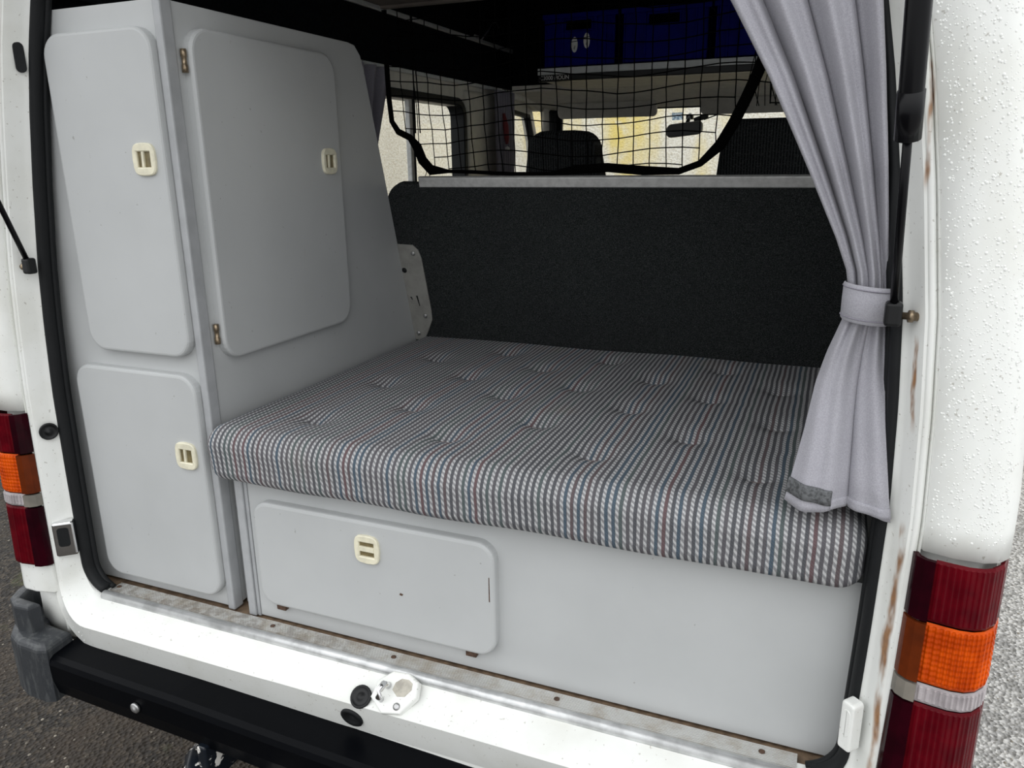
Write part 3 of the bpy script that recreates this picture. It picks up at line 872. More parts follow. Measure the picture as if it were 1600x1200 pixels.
for hz in (0.993, 0.540): hinge(d3, (XC + 0.007, 0.030, hz), (0, 0, 1), 0.018, 0.005)

# ================================================================== BED BASE
base = thing('bed_base', 'grey laminate storage box under the bed with one flap door', 'bed base', (0.2, 0.35, 0.0))
box('front_panel', -0.319, 0.722, 0.0, 0.018, 0.002, 0.286, 'laminate', base, 0.001)
box('edge_trim', -0.344, -0.327, -0.006, 0.020, 0.0, 0.286, 'trim_grey', base, 0.002)
box('edge_strip', -0.3265, -0.3195, -0.002, 0.020, 0.0, 0.286, 'trim_grey', base, 0.0012)
box('top_board', -0.345, 0.74, 0.018, 0.79, 0.268, 0.286, 'laminate', base)
box('divider', 0.20, 0.218, 0.018, 0.76, 0.0, 0.268, 'laminate', base)
fd = door_y(base, -0.298, 0.177, 0.043, 0.250, 0.032, -0.057, 0.200, False, [])
for hx in (-0.262, 0.128):
    box('hinge', hx - 0.010, hx + 0.010, -0.010, 0.0, 0.030, 0.042, 'rusty', fd, 0.0015)
# rust scratch on the flap
panel('scratch', [(-0.0035, -0.0015), (0.002, -0.0025), (0.004, 0.0015), (-0.002, 0.0025)], lambda a, b, h: (0.004 + a, -0.018 - h, 0.126 + b), 0.0004, 'rusty', fd, 0.0001, 0.0, 1)
panel('scuff', [(-0.001, -0.022), (0.001, -0.022), (0.0006, 0.022), (-0.0008, 0.022)], lambda a, b, h: (0.168 + a, -0.018 - h, 0.17 + b), 0.0003, 'rusty', fd, 0.0001, 0.0, 1)

# ================================================================== MATTRESS
mat_t = thing('mattress', 'thick foam mattress in grey checked striped cloth filling the van bed', 'mattress', (0.16, 0.35, 0.287))
MX0, MX1, ZT, ZB, YF, YB = -0.374, 0.704, 0.388, 0.288, -0.048, 0.752
TUFTS = []
for r_, y in enumerate((0.083, 0.201, 0.325, 0.438, 0.548, 0.662)):
    for k in range(5):
        x = (-0.206 if r_ % 2 == 0 else -0.076) + 0.256 * k
        if x < 0.66: TUFTS.append((x + random.uniform(-.006, .006), y + random.uniform(-.008, .008)))
def arc(cy, cz, r, a0, a1, n): return [(cy + r * math.cos(math.radians(a0 + (a1 - a0) * k / n)), cz + r * math.sin(math.radians(a0 + (a1 - a0) * k / n)), math.cos(math.radians(a0 + (a1 - a0) * k / n)), math.sin(math.radians(a0 + (a1 - a0) * k / n))) for k in range(n + 1)]
prof = []
ny = 170
for k in range(ny): prof.append((YB + (YF + 0.040 - YB) * k / ny, ZT, 0.0, 1.0))
prof += arc(YF + 0.040, ZT - 0.040, 0.040, 90, 170, 10)
for k in range(1, 7): 
    f = k / 7; prof.append((YF + 0.0006 + 0.004 * f, ZT - 0.034 - (ZT - ZB - 0.056) * f, -1.0, 0.0))
prof += arc(YF + 0.028, ZB + 0.024, 0.024, 180, 270, 6)
for k in range(1, 6): prof.append((YF + 0.028 + (YB - YF - 0.028) * k / 5, ZB, 0.0, -1.0))
NXm = 216; n = len(prof); V, F = [], []; rE = 0.034
def ended(i):
    # denser columns at the rounded ends
    return MX0 + (MX1 - MX0) * i / NXm
cols = [MX0 + rE * (1 - math.cos(math.pi / 2 * k / 6)) for k in range(6)] + [MX0 + rE + (MX1 - MX0 - 2 * rE) * k / NXm for k in range(NXm + 1)] + [MX1 - rE * (1 - math.cos(math.pi / 2 * k / 6)) for k in range(5, -1, -1)]
for x in cols:
    dd = min(x - MX0, MX1 - x)
    ins = rE - math.sqrt(max(rE * rE - max(rE - dd, 0) ** 2, 0)) if dd < rE else 0.0
    for (y, z, ny_, nz_) in prof:
        py, pz = y - ny_ * ins, z - nz_ * ins
        if nz_ > 0.3:
            dz = 0.0
            for tx, ty in TUFTS:
                ax_, ay_ = x - tx, y - ty
                if abs(ax_) < 0.1 and abs(ay_) < 0.1:
                    dz -= 0.0090 * math.exp(-((ax_ / 0.034) ** 2 + (ay_ / 0.030) ** 2))
                    dz -= 0.0055 * math.exp(-((ax_ / 0.016) ** 2 + ((ay_ + 0.004) / 0.006) ** 2))
            pz += dz + 0.0030 * mnoise.noise(Vector((x * 5, y * 5, 1.0)))
        elif ny_ < -0.2:
            py += 0.004 * mnoise.noise(Vector((x * 4, z * 6, 4.0)))
            pz += 0.003 * mnoise.noise(Vector((x * 6, 0.3, 9.0))) if nz_ <= 0 else 0
        V.append((x, py, pz))
for i in range(len(cols) - 1):
    for j in range(n - 1): F.append((i * n + j, i * n + j + 1, (i + 1) * n + j + 1, (i + 1) * n + j))
F.append(tuple(range(n))); F.append(tuple((len(cols) - 1) * n + j for j in range(n)))
fromvf('cover', V, F, 'check', mat_t, True)
for tx, ty in TUFTS:
    zc = ZT - 0.0128 + 0.003 * mnoise.noise(Vector((tx * 5, ty * 5, 1.0)))
    tube('tuft', [(tx - 0.011, ty - 0.003, zc + 0.001), (tx - 0.006, ty - 0.004, zc + 0.0008), (tx + 0.006, ty - 0.004, zc + 0.0008), (tx + 0.011, ty - 0.003, zc + 0.001)], [0.0006, 0.0013, 0.0013, 0.0006], 'tuft_thread', mat_t, 6)

# ================================================================== BACKREST
br = thing('bench_backrest', 'dark carpeted back of the bench seat with metal rail along its top', 'backrest', (0.15, 0.78, 0.37))
def mb(a, b, h):           # a = x, b = height z on the face plane, h = towards the viewer
    return (a, 0.757 - 0.28 * (b - 0.379) - h * 0.963, b - h * 0.27)
pts = [(-0.398, 0.345), (0.72, 0.345), (0.72, 0.782), (-0.310, 0.782)]
for k in range(1, 9):
    a = math.radians(90 + 90 * k / 8); pts.append((-0.332 + 0.062 * math.cos(a), 0.722 + 0.062 * math.sin(a)))
panel('carpet_board', pts, lambda a, b, h: mb(a, b, h - 0.02), 0.02, 'carpet', br, 0.007, 0.0, 3)
panel('top_rail', [(-0.292, 0.774), (0.71, 0.774), (0.71, 0.797), (-0.292, 0.797)], lambda a, b, h: mb(a, b, h - 0.010), 0.012, 'alu_rail', br, 0.003)
plate = [(-0.396, 0.376), (-0.357, 0.376), (-0.340, 0.402), (-0.322, 0.436), (-0.320, 0.465), (-0.321, 0.600), (-0.327, 0.622), (-0.340, 0.634), (-0.400, 0.636)]
pl_ = panel('hinge_plate', plate, mb, 0.003, 'plate_grey', br, 0.001)
for (a, b, r_) in ((-0.342, 0.613, 0.006), (-0.340, 0.446, 0.006), (-0.370, 0.395, 0.006)):
    lathe('plate_screw', mb(a, b, 0.003), (0, -0.963, -0.27), [(r_, 0), (r_, 0.001), (r_ * 0.6, 0.0025), (0.0, 0.0025)], 'zinc', pl_, 12)
lathe('plate_hole', mb(-0.376, 0.568, 0.003), (0, -0.963, -0.27), [(0.007, 0), (0.007, 0.0006), (0.0, 0.0007)], 'rubber', pl_, 14)
for a0, b0, w, h_ in ((-0.352, 0.487, 0.0022, 0.014), (-0.370, 0.493, 0.0022, 0.004)):
    panel('plate_slot', [(a0 - w - 0.002, b0 + h_), (a0 + w - 0.002, b0 + h_), (a0 + w, b0 - h_), (a0 + 0.001 - w * 0.3, b0 - h_)], mb, 0.0036, 'rubber', pl_, 0.0001, 0.003, 1)

# ================================================================== REAR CURTAIN
cur = thing('rear_curtain', 'lilac grey cloth curtain gathered by a tieback at the doorway', 'curtain', (0.68, -0.012, 0.41))
XL = [(0.405, 0.598), (0.44, 0.604), (0.50, 0.614), (0.56, 0.622), (0.60, 0.632), (0.64, 0.645), (0.67, 0.649), (0.70, 0.644), (0.74, 0.628), (0.82, 0.590), (0.92, 0.540), (1.00, 0.494), (1.10, 0.430), (1.18, 0.375)]
XR = [(0.405, 0.722), (0.44, 0.716), (0.52, 0.704), (0.60, 0.696), (0.64, 0.692), (0.69, 0.690), (0.80, 0.676), (0.92, 0.660), (1.00, 0.648), (1.10, 0.628), (1.18, 0.60)]
def fold(s_, z, tie):
    s_ = max(0.0, min(1.0, s_))
    up = max(0.0, min(1.0, (z - tie) / 0.05 + 0.5)); up = up * up * (3 - 2 * up)
    dist = abs(z - tie)
    hu = abs(math.sin(math.pi * (3.35 * s_ ** 0.92 + 0.18))) ** 0.55 + 0.16 * math.sin(2 * math.pi * 6.3 * s_ + 1.0)
    hl = abs(math.sin(math.pi * (1.55 * s_ + 0.06))) ** 0.60 + 0.08 * math.sin(2 * math.pi * 4 * s_ + z * 9)
    A = 0.010 + (0.026 * up + 0.016 * (1 - up)) * min(1.0, dist / 0.16)
    crease = 0.0040 * mnoise.noise(Vector((s_ * 2.5, z * 15, 3))) + 0.004 * math.exp(-(dist / 0.07) ** 2) * math.sin(26 * s_ + 2)
    bul = 0.014 * math.exp(-(dist / 0.06) ** 2) * math.sin(math.pi * s_)
    return -A * (hl * (1 - up) + hu * up) - bul + crease + 0.010
def cur_y(s_, z):
    return CY + fold(s_, z, 0.665) - 0.030 * max(0.0, min(1.0, 1 - (z - 0.44) / 0.14))
def curtain_surface(name, XLt, XRt, z0, z1, parent, mat, nu=130, nz=100):
    V, F = [], []
    for k in range(nz + 1):
        z = z0 + (z1 - z0) * k / nz
        xl, xr = lerp_tab(XLt, z), lerp_tab(XRt, z)
        for j in range(nu + 1):
            s_ = j / nu
            V.append((xl + (xr - xl) * s_, cur_y(s_, z), z - 0.006 * math.sin(s_ * 7) * max(0, 1 - k / 12)))
    w = nu + 1
    for k in range(nz):
        for j in range(nu): F.append((k * w + j, k * w + j + 1, (k + 1) * w + j + 1, (k + 1) * w + j))
    o = fromvf(name, V, F, mat, parent, True)
    md = o.modifiers.new('thick', 'SOLIDIFY'); md.thickness = 0.0016; md.offset = 0
    return o
CY = -0.012
cl = curtain_surface('cloth', XL, XR, 0.408, 1.18, cur, 'lilac_cloth')
# tieback band wrapping the bundle
V, F = [], []
bn = 28
for row, (z, g) in enumerate(((0.641, 0.000), (0.643, 0.0025), (0.664, 0.003), (0.684, 0.0025), (0.686, 0.000))):
    for j in range(bn):
        a = 2 * math.pi * j / bn
        cx, rx_ = 0.6695, 0.0265 + g * 0.6
        ry_ = 0.026 + g
        x = cx + rx_ * math.cos(a)
        V.append((x, CY - 0.004 + ry_ * math.sin(a), z - 0.10 * (x - 0.67)))
for i in range(4):
    for j in range(bn): F.append((i * bn + j, i * bn + (j + 1) % bn, (i + 1) * bn + (j + 1) % bn, (i + 1) * bn + j))
tb = fromvf('tieback', V, F, 'lilac_cloth', cur, True)
for z in (0.6465, 0.6815):
    st = [(0.6695 + 0.0285 * math.cos(2 * math.pi * k / 28), CY - 0.004 + 0.0292 * math.sin(2 * math.pi * k / 28), z - 0.10 * (0.0285 * math.cos(2 * math.pi * k / 28))) for k in range(29)]
    V, F = tube_vf(st, 0.0008, 5, caps=False); fromvf('stitching', V, F, 'dim_cloth', tb, True)
# hook-and-loop strip on the hem and hem bands
def hem_strip(name, s0, s1, za, h_, mat, dy, drop=0.0):
    V, F = [], []
    for r_ in range(4):
        for k in range(25):
            s_ = s0 + (s1 - s0) * k / 24; z = za + h_ * r_ / 3 - drop * k / 24
            xl, xr = lerp_tab(XL, z), lerp_tab(XR, z)
            V.append((xl + (xr - xl) * s_, cur_y(s_, z) - dy, z))
    for r_ in range(3):
        for k in range(24): F.append((r_ * 25 + k, r_ * 25 + k + 1, (r_ + 1) * 25 + k + 1, (r_ + 1) * 25 + k))
    o = fromvf(name, V, F, mat, cl, True)
    md = o.modifiers.new('thick', 'SOLIDIFY'); md.thickness = 0.0022; md.offset = 0
hem_strip('fastener_strip', -0.02, 0.44, 0.420, 0.020, 'velcro', 0.002, 0.006)
hem_strip('hem', 0.44, 1.0, 0.409, 0.013, 'lilac_cloth', 0.0012)
box('curtain_rail', 0.34, 0.66, CY - 0.006, CY + 0.006, 1.176, 1.188, 'alu_rail', cur, 0.002)

# ================================================================== SIDE CURTAINS
def gathered(name, label, yc, half, x, z0, z1, mat, folds, waist=None):
    t = thing(name, label, 'curtain', (x, yc, z0))
    V, F = [], []; nu, nz = 60, 30
    for k in range(nz + 1):
        f = k / nz; z = z0 + (z1 - z0) * f
        hw, cy = half(f)
        for j in range(nu + 1):
            s_ = j / nu
            V.append((x + 0.014 * math.sin(2 * math.pi * folds * s_ + 0.5 * math.sin(4 * s_)), yc + cy + (s_ - 0.5) * 2 * hw, z))
    w = nu + 1
    for k in range(nz):
        for j in range(nu): F.append((k * w + j, k * w + j + 1, (k + 1) * w + j + 1, (k + 1) * w + j))
    o = fromvf('cloth', V, F, mat, t, True)
    md = o.modifiers.new('thick', 'SOLIDIFY'); md.thickness = 0.0015; md.offset = 0
    for j in range(6):
        s_ = (j + 0.5) / 6; hw, cy = half(1.0)
        box('glider', x - 0.004, x + 0.004, yc + cy + (s_ - 0.5) * 2 * hw - 0.004, yc + cy + (s_ - 0.5) * 2 * hw + 0.004, z1 - 0.004, z1 + 0.006, 'shelf_white', t, 0.001)
    return t
gathered('window_curtain', 'grey curtain drawn back at the side window behind the tall cabinet', 1.05, lambda f: (0.10 + 0.10 * f, 0.08 * f), -0.752, 0.70, 1.125, 'dim_cloth', 6)
pc = gathered('pillar_curtain', 'grey curtain bunched on the pillar between side window and cab', 2.26, lambda f: (0.085 + 0.02 * abs(f - 0.35), 0.0), -0.742, 0.55, 1.122, 'dim_cloth', 7)
tube('tie_cord', [(-0.722, 2.20, 1.03), (-0.716, 2.205, 0.98), (-0.716, 2.215, 0.93), (-0.718, 2.22, 0.905)], [0.006, 0.013, 0.012, 0.006], 'red_cloth', pc, 8)
lathe('tie_bead', (-0.716, 2.22, 0.895), (0, 0, -1), [(0.002, 0), (0.010, 0.006), (0.010, 0.014), (0.0, 0.02)], 'shelf_white', pc, 10)

# ================================================================== LOFT BOARD, NET
loft = thing('loft_board', 'brown plywood board overhead above the tall cabinet', 'board', (0.1, 0.4, 1.2))
box('board', -0.458, 0.60, 0.075, 0.805, 1.202, 1.220, 'loft_ply', loft, 0.002)
box('front_batten', -0.458, 0.60, 0.787, 0.805, 1.196, 1.2015, 'loft_ply', loft)
YN = 0.812
net = thing('cargo_net', 'black mesh cargo net hanging above the bench backrest', 'net', (0.0, YN, 0.80))
def nx2(x, z):            # slight billow of the net
    return YN + 0.012 * math.sin(x * 5) * math.sin(z * 7)
SC = (YN + 1.018) / (0.75 + 1.018)
def cv(x, z): return (0.622 + (x - 0.622) * SC, 0.829 + (z - 0.829) * SC)
border = [cv(*p) for p in [(-0.421, 1.063), (-0.421, 0.985), (-0.418, 0.93), (-0.402, 0.905), (-0.371, 0.891), (-0.352, 0.868), (-0.340, 0.836), (-0.317, 0.812), (-0.27, 0.809), (-0.2, 0.807), (-0.097, 0.802), (0.0, 0.802), (0.06, 0.811), (0.138, 0.815), (0.22, 0.808), (0.30, 0.806), (0.345, 0.822), (0.385, 0.860), (0.41, 0.905), (0.43, 0.95), (0.452, 1.005), (0.462, 1.04)]]
border = [(border[0][0], 1.195)] + border + [(border[-1][0] + 0.05, 1.195)]
rad = []
for i, (x, z) in enumerate(border):
    r_ = 0.0075
    if i in (4, 5): r_ = 0.0085
    if 6 <= i <= 8: r_ = 0.0135
    if 9 <= i <= 12: r_ = 0.0045
    if 12 < i < 16: r_ = 0.0105
    if i >= 18: r_ = 0.0125
    rad.append((r_, 0.0025))
V, F = tube_vf([(x, nx2(x, z), z) for x, z in border], rad, 8, flat=(0, 1, 0))
fromvf('webbing_edge', V, F, 'net_black', net, True)
def zb(x):
    zz = None
    for (x0, z0), (x1, z1) in zip(border[1:], border[2:]):
        if min(x0, x1) <= x <= max(x0, x1) and abs(x1 - x0) > 1e-6:
            z = z0 + (z1 - z0) * (x - x0) / (x1 - x0); zz = z if zz is None else min(zz, z)
    return zz
def xb(z):
    L = R = None
    for (x0, z0), (x1, z1) in zip(border, border[1:]):
        if min(z0, z1) <= z <= max(z0, z1) and abs(z1 - z0) > 1e-6:
            x = x0 + (x1 - x0) * (z - z0) / (z1 - z0)
            L = x if L is None else min(L, x); R = x if R is None else max(R, x)
    return L, R
V, F = [], []
CELL = 0.0372
def wob(i, j): return (0.0045 * mnoise.noise(Vector((i * .7, j * .7, 2))) , 0.009 * math.sin(i * 0.55 + j * 0.35) + 0.005 * mnoise.noise(Vector((i * .5, j * .6, 8))))
x_first = border[1][0]
NXn = int((0.66 - x_first) / CELL) + 1; NZn = 12
def node(i, j):
    x = x_first + i * CELL; z = 1.195 - j * CELL * 0.93
    a, b = wob(i, j)
    zl = zb(min(max(x, x_first), border[-2][0]))
    x += a + (0.010 * (j / NZn) ** 2); z += b if 0 < j else 0
    return x, z
def inside(x, z):
    if x < x_first: return False
    b_ = zb(x)
    return (b_ is not None and z > b_) or (x >= border[-2][0] and z > 0.93)
for i in range(NXn):
    run = []
    for j in range(NZn + 1):
        x, z = node(i, j)
        if inside(x, z): run.append((x, nx2(x, z), z))
        elif run:
            b_ = zb(x)
            if b_ is not None: run.append((x, nx2(x, b_), b_))
            break
    if len(run) > 1: tube_vf(run, 0.00130, 4, V, F)
for j in range(1, NZn + 1):
    run = []
    for i in range(NXn):
        x, z = node(i, j)
        if inside(x, z): run.append((x, nx2(x, z), z))
        else:
            if len(run) > 1: tube_vf(run, 0.00130, 4, V, F)
            run = []
    if len(run) > 1: tube_vf(run, 0.00130, 4, V, F)
# knots at the crossings
for i in range(NXn):
    for j in range(1, NZn + 1):
        x, z = node(i, j)
        if inside(x, z): tube_vf([(x, nx2(x, z), z - 0.0022), (x, nx2(x, z), z), (x, nx2(x, z), z + 0.0022)], [0.0008, 0.002, 0.0008], 5, V, F)
fromvf('mesh_cords', V, F, 'net_black', net)
a = cv(-0.352, 1.09); b = cv(-0.350, 0.90)
for dx in (0.0, 0.010):
    tube('hanging_cord', [(a[0] + dx * 0.2, YN - 0.004, 1.195), (b[0] + dx, YN - 0.006, 1.0), (b[0] + dx * 1.3, YN - 0.006, b[1])], 0.0016, 'net_black', net, 6)
for dx in (0.0, 0.008):
    c = cv(-0.325, 0.815); tube('loose_end', [(c[0] + dx, YN, c[1]), (c[0] - 0.004 + dx * 1.5, YN - 0.004, c[1] - 0.018), (c[0] + dx * 2, YN - 0.003, c[1] - 0.034)], 0.0011, 'net_black', net, 5)
# bunched cords right of the webbing
V, F = [], []
for k in range(7):
    x = border[-2][0] - 0.02 + 0.012 * k
    tube_vf([(x, YN + 0.01, 1.19), (x + 0.004 * math.sin(k), YN + 0.012, 1.05), (x - 0.012, YN + 0.012, 0.985), (x - 0.006 + 0.01 * math.sin(k * 2), YN + 0.01, 0.94)], 0.001, 4, V, F)
fromvf('bunched_cords', V, F, 'net_black', net)

# ================================================================== SHELF, CRATES
sh = thing('overhead_shelf', 'white edged shelf board above the cab carrying blue crates', 'shelf', (0.1, 2.2, 1.14))
box('front_edge', -0.494, 0.74, 2.000, 2.012, 1.152, 1.176, 'shelf_white', sh, 0.002)
box('under_lip', -0.494, 0.74, 2.004, 2.03, 1.128, 1.153, 'black_plastic', sh, 0.003)
box('support_board', -0.494, 0.74, 2.012, 2.60, 1.162, 1.1755, 'loft_ply', sh)
tc = bpy.data.curves.new('lettering', 'FONT'); tc.body = 'C3000 FIOUN'; tc.size = 0.021; tc.extrude = 0.0004
to = bpy.data.objects.new('lettering', tc); COL.objects.link(to)
bpy.context.view_layer.update()
dg = bpy.context.evaluated_depsgraph_get()
me = bpy.data.meshes.new_from_object(to.evaluated_get(dg))
bpy.data.objects.remove(to)
for v in me.vertices: v.co = Vector((-0.486 + v.co.x * 0.95, 2.0035 - v.co.z, 1.134 + v.co.y))
link('lettering', me, 'sticker_white', sh)

def crate(x0, x1, z0, h, label, sticker=False):
    y0, y1 = 2.02, 2.42
    c = thing('storage_crate', label, 'crate', ((x0 + x1) / 2, 2.22, z0), 'blue crates on the overhead shelf')
    t = 0.006; w = x1 - x0
    bm = bmesh.new()
    hz0, hz1 = z0 + h * 0.69, z0 + h * 0.86; hx0, hx1 = x0 + w * 0.31, x0 + w * 0.66
    for (a, b, e, f) in ((x0, x1, z0, hz0), (x0, x1, hz1, z0 + h), (x0, hx0, hz0, hz1), (hx1, x1, hz0, hz1)): bm_box(bm, a, b, y0, y0 + t, e, f)
    bm_box(bm, x0, x1, y1 - t, y1, z0, z0 + h); bm_box(bm, x0, x0 + t, y0, y1, z0, z0 + h); bm_box(bm, x1 - t, x1, y0, y1, z0, z0 + h); bm_box(bm, x0, x1, y0, y1, z0, z0 + t)
    frombm('body', bm, 'crate_blue', c)
    rim = bmesh.new()
    for (a, b, e, f) in ((x0 - .004, x1 + .004, y0 - .008, y0 + .004), (x0 - .004, x1 + .004, y1 - .004, y1 + .004), (x0 - .004, x0 + .006, y0, y1), (x1 - .006, x1 + .004, y0, y1)):
        bm_box(rim, a, b, e, f, z0 + h - 0.018, z0 + h, 0.002)
    frombm('rim', rim, 'crate_blue', c)
    for f in (0.02, 0.14, 0.26, 0.72, 0.84, 0.955):
        box('rib', x0 + w * f, x0 + w * f + 0.007, y0 - 0.010, y0, z0 + 0.004, z0 + h - 0.018, 'crate_blue', c, 0.0015)
    g = ring_panel('handle_rim', [(hx0 - .006, hz0 - .006), (hx1 + .006, hz0 - .006), (hx1 + .006, hz1 + .006), (hx0 - .006, hz1 + .006)], [(hx0, hz0), (hx1, hz0), (hx1, hz1), (hx0, hz1)], lambda a, b, q: (a, y0 - q, b), 0.007, 'crate_blue', c, 0.001)
    if sticker:
        for cx, cz in ((-0.351, 1.256), (-0.303, 1.268)):
            el = [(0.0125 * math.cos(2 * math.pi * k / 24), 0.0275 * math.sin(2 * math.pi * k / 24)) for k in range(24)]
            stc = panel('sticker', el, lambda a, b, q, cx=cx, cz=cz: (cx + a, y0 - q, cz + b), 0.0012, 'sticker_white', c, 0.0003, 0.0, 1)
            stc['label'] = 'white oval footprint sticker'
            panel('sticker_bar', [(-0.012, 0.009), (0.012, 0.0115), (0.012, 0.014), (-0.012, 0.0115)], lambda a, b, q, cx=cx, cz=cz: (cx + a, y0 - q, cz + b), 0.0016, 'black_plastic', stc, 0.0001, 0.001, 1)
            panel('sticker_mark', [(-0.004, -0.013), (0.001, -0.019), (0.004, -0.004), (0.001, -0.002)], lambda a, b, q, cx=cx, cz=cz: (cx + a, y0 - q, cz + b), 0.0016, 'sticker_grey', stc, 0.0001, 0.001, 1)
crate(-0.474, -0.186, 1.177, 0.190, 'blue plastic crate with two white oval stickers on the shelf', True)
crate(-0.166, 0.154, 1.177, 0.190, 'plain blue plastic crate in the middle of the overhead shelf')
crate(0.170, 0.480, 1.177, 0.190, 'plain blue plastic crate partly hidden behind the rear curtain')

# wall hook on the roof lining
hk = thing('wall_hook', 'thin bent metal hook on the dark lining above the side window', 'hook', (-0.775, 2.12, 1.33))
tube('wire', [(-0.792, 2.10, 1.300), (-0.776, 2.11, 1.315), (-0.772, 2.16, 1.35), (-0.772, 2.21, 1.388), (-0.774, 2.25, 1.398), (-0.778, 2.29, 1.38)], 0.0026, 'zinc', hk, 8)
box('hook_plate', -0.80, -0.7935, 2.08, 2.12, 1.290, 1.33, 'zinc', hk, 0.002)

# ================================================================== FRONT SEATS
def seat(label, pts, y0, yb, xc, top):
    t = thing('front_seat', label, 'seat', (xc, y0 + 0.2, 0.0), 'front seats')
    panel('backrest', pts, lambda a, b, h: (a, y0 + 0.13 - h + 0.10 * (0.95 - b) , b), 0.13, 'seat', t, 0.035, 0.0, 4)
    box('cushion', xc - 0.23, xc + 0.23, y0 + 0.12, y0 + 0.62, 0.28, 0.43, 'seat', t, 0.04, 3)
    box('seat_box', xc - 0.20, xc + 0.20, y0 + 0.10, y0 + 0.50, 0.0, 0.28, 'black_plastic', t, 0.01)
    return t
def seat_outline(xa, xb_, zt, flare, r1):
    pts = [(xa - flare, 0.36), (xb_ + flare, 0.36), (xb_ + flare * 0.75, 0.62), (xb_ + flare * 0.25, 0.76), (xb_, zt - 0.09)]
    for k in range(1, 6):
        a = math.radians(90 * k / 6); pts.append((xb_ - r1 + r1 * math.cos(a), zt - 0.08 + 0.08 * math.sin(a)))
    pts += [(xb_ - r1 - 0.01, zt), (xa + r1 + 0.01, zt)]
    for k in range(1, 6):
        a = math.radians(90 + 90 * k / 6); pts.append((xa + r1 + r1 * math.cos(a), zt - 0.08 + 0.08 * math.sin(a)))
    pts += [(xa, zt - 0.09), (xa - flare * 0.25, 0.76), (xa - flare * 0.75, 0.62)]
    return pts
seat('dark ribbed cloth front seat on the passenger side with narrow rounded top', seat_outline(-0.525, -0.245, 0.945, 0.06, 0.075), 1.93, 0, -0.385, 0.945)
seat('dark ribbed cloth front seat beside the curtain with broad squarer top', seat_outline(0.222, 0.62, 0.968, 0.05, 0.055), 1.93, 0, 0.42, 0.968)

# mirror, visors, camera on windscreen
mi = thing('rear_view_mirror', 'black rear view mirror on the windscreen above the dashboard', 'mirror', (-0.04, 2.66, 0.98))
panel('mirror_shell', round_rect(-0.118, 0.042, 0.934, 0.992, 0.022, 5), lambda a, b, h: (a, 2.70 - h, b + 0.10 * (a + 0.04)), 0.035, 'bezel', mi, 0.010, 0.0, 3)
panel('mirror_glass', round_rect(-0.110, 0.034, 0.941, 0.985, 0.016, 5), lambda a, b, h: (a, 2.6648 - h, b + 0.10 * (a + 0.04)), 0.0006, 'bezel', mi, 0.0002, 0.0, 1)
tube('mirror_stem', [(-0.03, 2.69, 0.985), (-0.03, 2.74, 1.01), (-0.03, 2.765, 1.03)], 0.009, 'black_plastic', mi, 8)
box('mirror_foot', -0.045, -0.013, 2.745, 2.77, 1.008, 1.028, 'black_plastic', mi, 0.003)
dc = thing('windscreen_wand', 'thin black wand and clip mounted beside the rear view mirror', 'holder', (0.05, 2.70, 1.0))
panel('clip', [(-0.002, 0.993), (0.058, 1.010), (0.060, 1.034), (-0.006, 1.012)], lambda a, b, h: (a, 2.735 - h, b), 0.02, 'black_plastic', dc, 0.003)
tube('wand', [(0.04, 2.725, 1.004), (0.10, 2.722, 1.024), (0.162, 2.72, 1.043)], 0.0028, 'black_plastic', dc, 6)
stk_ = thing('windscreen_sticker', 'small pale grey square sticker at the top of the windscreen', 'sticker', (-0.09, 2.77, 1.01))
panel('sticker_sheet', [(-0.112, 1.008), (-0.060, 1.008), (-0.060, 1.040), (-0.112, 1.040)], lambda a, b, h: (a, 2.915 - (b - 0.66) * 0.42 - h, b), 0.0006, 'sticker_film', stk_, 0.0001, 0.0, 1)
def visor(label, x0, x1):
    t = thing('sun_visor', label, 'visor', ((x0 + x1) / 2, 2.60, 1.05), 'sun visors')
    panel('visor_board', round_rect(x0, x1, 0.0, 0.082, 0.022, 5), lambda a, b, h: (a, 2.700 - b * 0.55 - h * 0.8, 1.030 + b * 0.80 - h * 0.5), 0.018, 'visor_vinyl', t, 0.007, 0.0, 3)
    tube('visor_rod', [(x0 + 0.02, 2.650, 1.103), (x1 - 0.06, 2.650, 1.105), (x1 - 0.015, 2.655, 1.108), (x1 + 0.003, 2.66, 1.098)], 0.006, 'black_plastic', t, 8)
    return t
visor('grey sun visor above the windscreen on the passenger side', -0.64, -0.165)
visor('grey sun visor above the windscreen nearer the rear curtain', 0.030, 0.50)

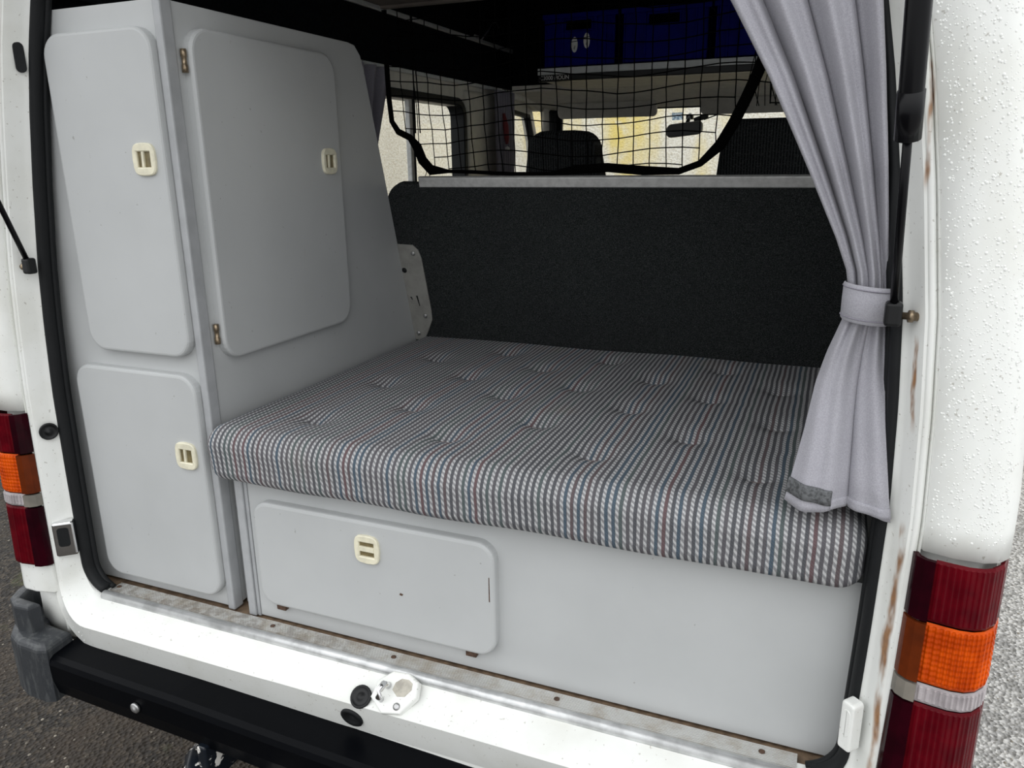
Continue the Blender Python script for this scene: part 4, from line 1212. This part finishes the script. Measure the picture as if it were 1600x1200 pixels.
# ================================================================== WATER DROPS AND GRIT
def drops(name, n, place, rr, mat, parent, flat=0.38):
    V, F = [], []
    for _ in range(n):
        p, u, w, nn = place()
        r = rr()
        b = len(V)
        for q, (cr_, ch) in enumerate(((1.0, 0.0), (0.78, 0.62))):
            for j in range(6):
                a = 2 * math.pi * j / 6
                V.append(p + u * (r * cr_ * math.cos(a)) + w * (r * cr_ * math.sin(a) * 1.2) + nn * (r * flat * ch))
        V.append(p + nn * (r * flat))
        for j in range(6):
            F.append((b + j, b + (j + 1) % 6, b + 6 + (j + 1) % 6, b + 6 + j)); F.append((b + 6 + j, b + 6 + (j + 1) % 6, b + 12))
    o = fromvf(name, V, F, mat, parent, True)
    o['kind'] = 'stuff'
    return o
def on_panel():
    z = random.uniform(0.41, 1.02); a = random.uniform(0.006, 0.078)
    y = lerp_tab(QP, a)
    p = Vector(qp_point(1, a, y, z)); dq = 0.002
    p2 = Vector(qp_point(1, a + dq, lerp_tab(QP, a + dq), z))
    u = (p2 - p).normalized(); w = Vector((0, 0, 1)); nn = u.cross(w) 
    if nn.y > 0: nn = -nn
    return p, u, w, nn
drops('water_drops', 2000, on_panel, lambda: random.uniform(0.0006, 0.0015) * random.choice((0.7, 0.8, 1, 1, 1.25)), 'water', van)
def on_apron():
    x = random.uniform(-0.70, 0.70); z = random.uniform(-0.085, -0.040)
    return Vector((x, -0.1168 - (z + 0.034) * 0.31, z)), Vector((1, 0, 0)), Vector((0, 0, 1)), Vector((0, -1, 0))
drops('water_drops', 420, on_apron, lambda: random.uniform(0.0007, 0.0018), 'water', van)
def on_ground():
    while True:
        x = random.uniform(-2.9, 2.4); y = random.uniform(-0.6, 3.0)
        if -0.5 < x < 0.8: continue
        return Vector((x, y, GZ - 0.001)), Vector((1, 0, 0)), Vector((0, 1, 0)), Vector((0, 0, 1))
g = drops('loose_grit', 5200, on_ground, lambda: random.uniform(0.0015, 0.0042) * random.choice((0.6, 0.8, 1, 1.2)), 'grit', None, 0.9)
g['label'] = 'loose pale stone grit scattered over the ground around the van'
g['category'] = 'grit'
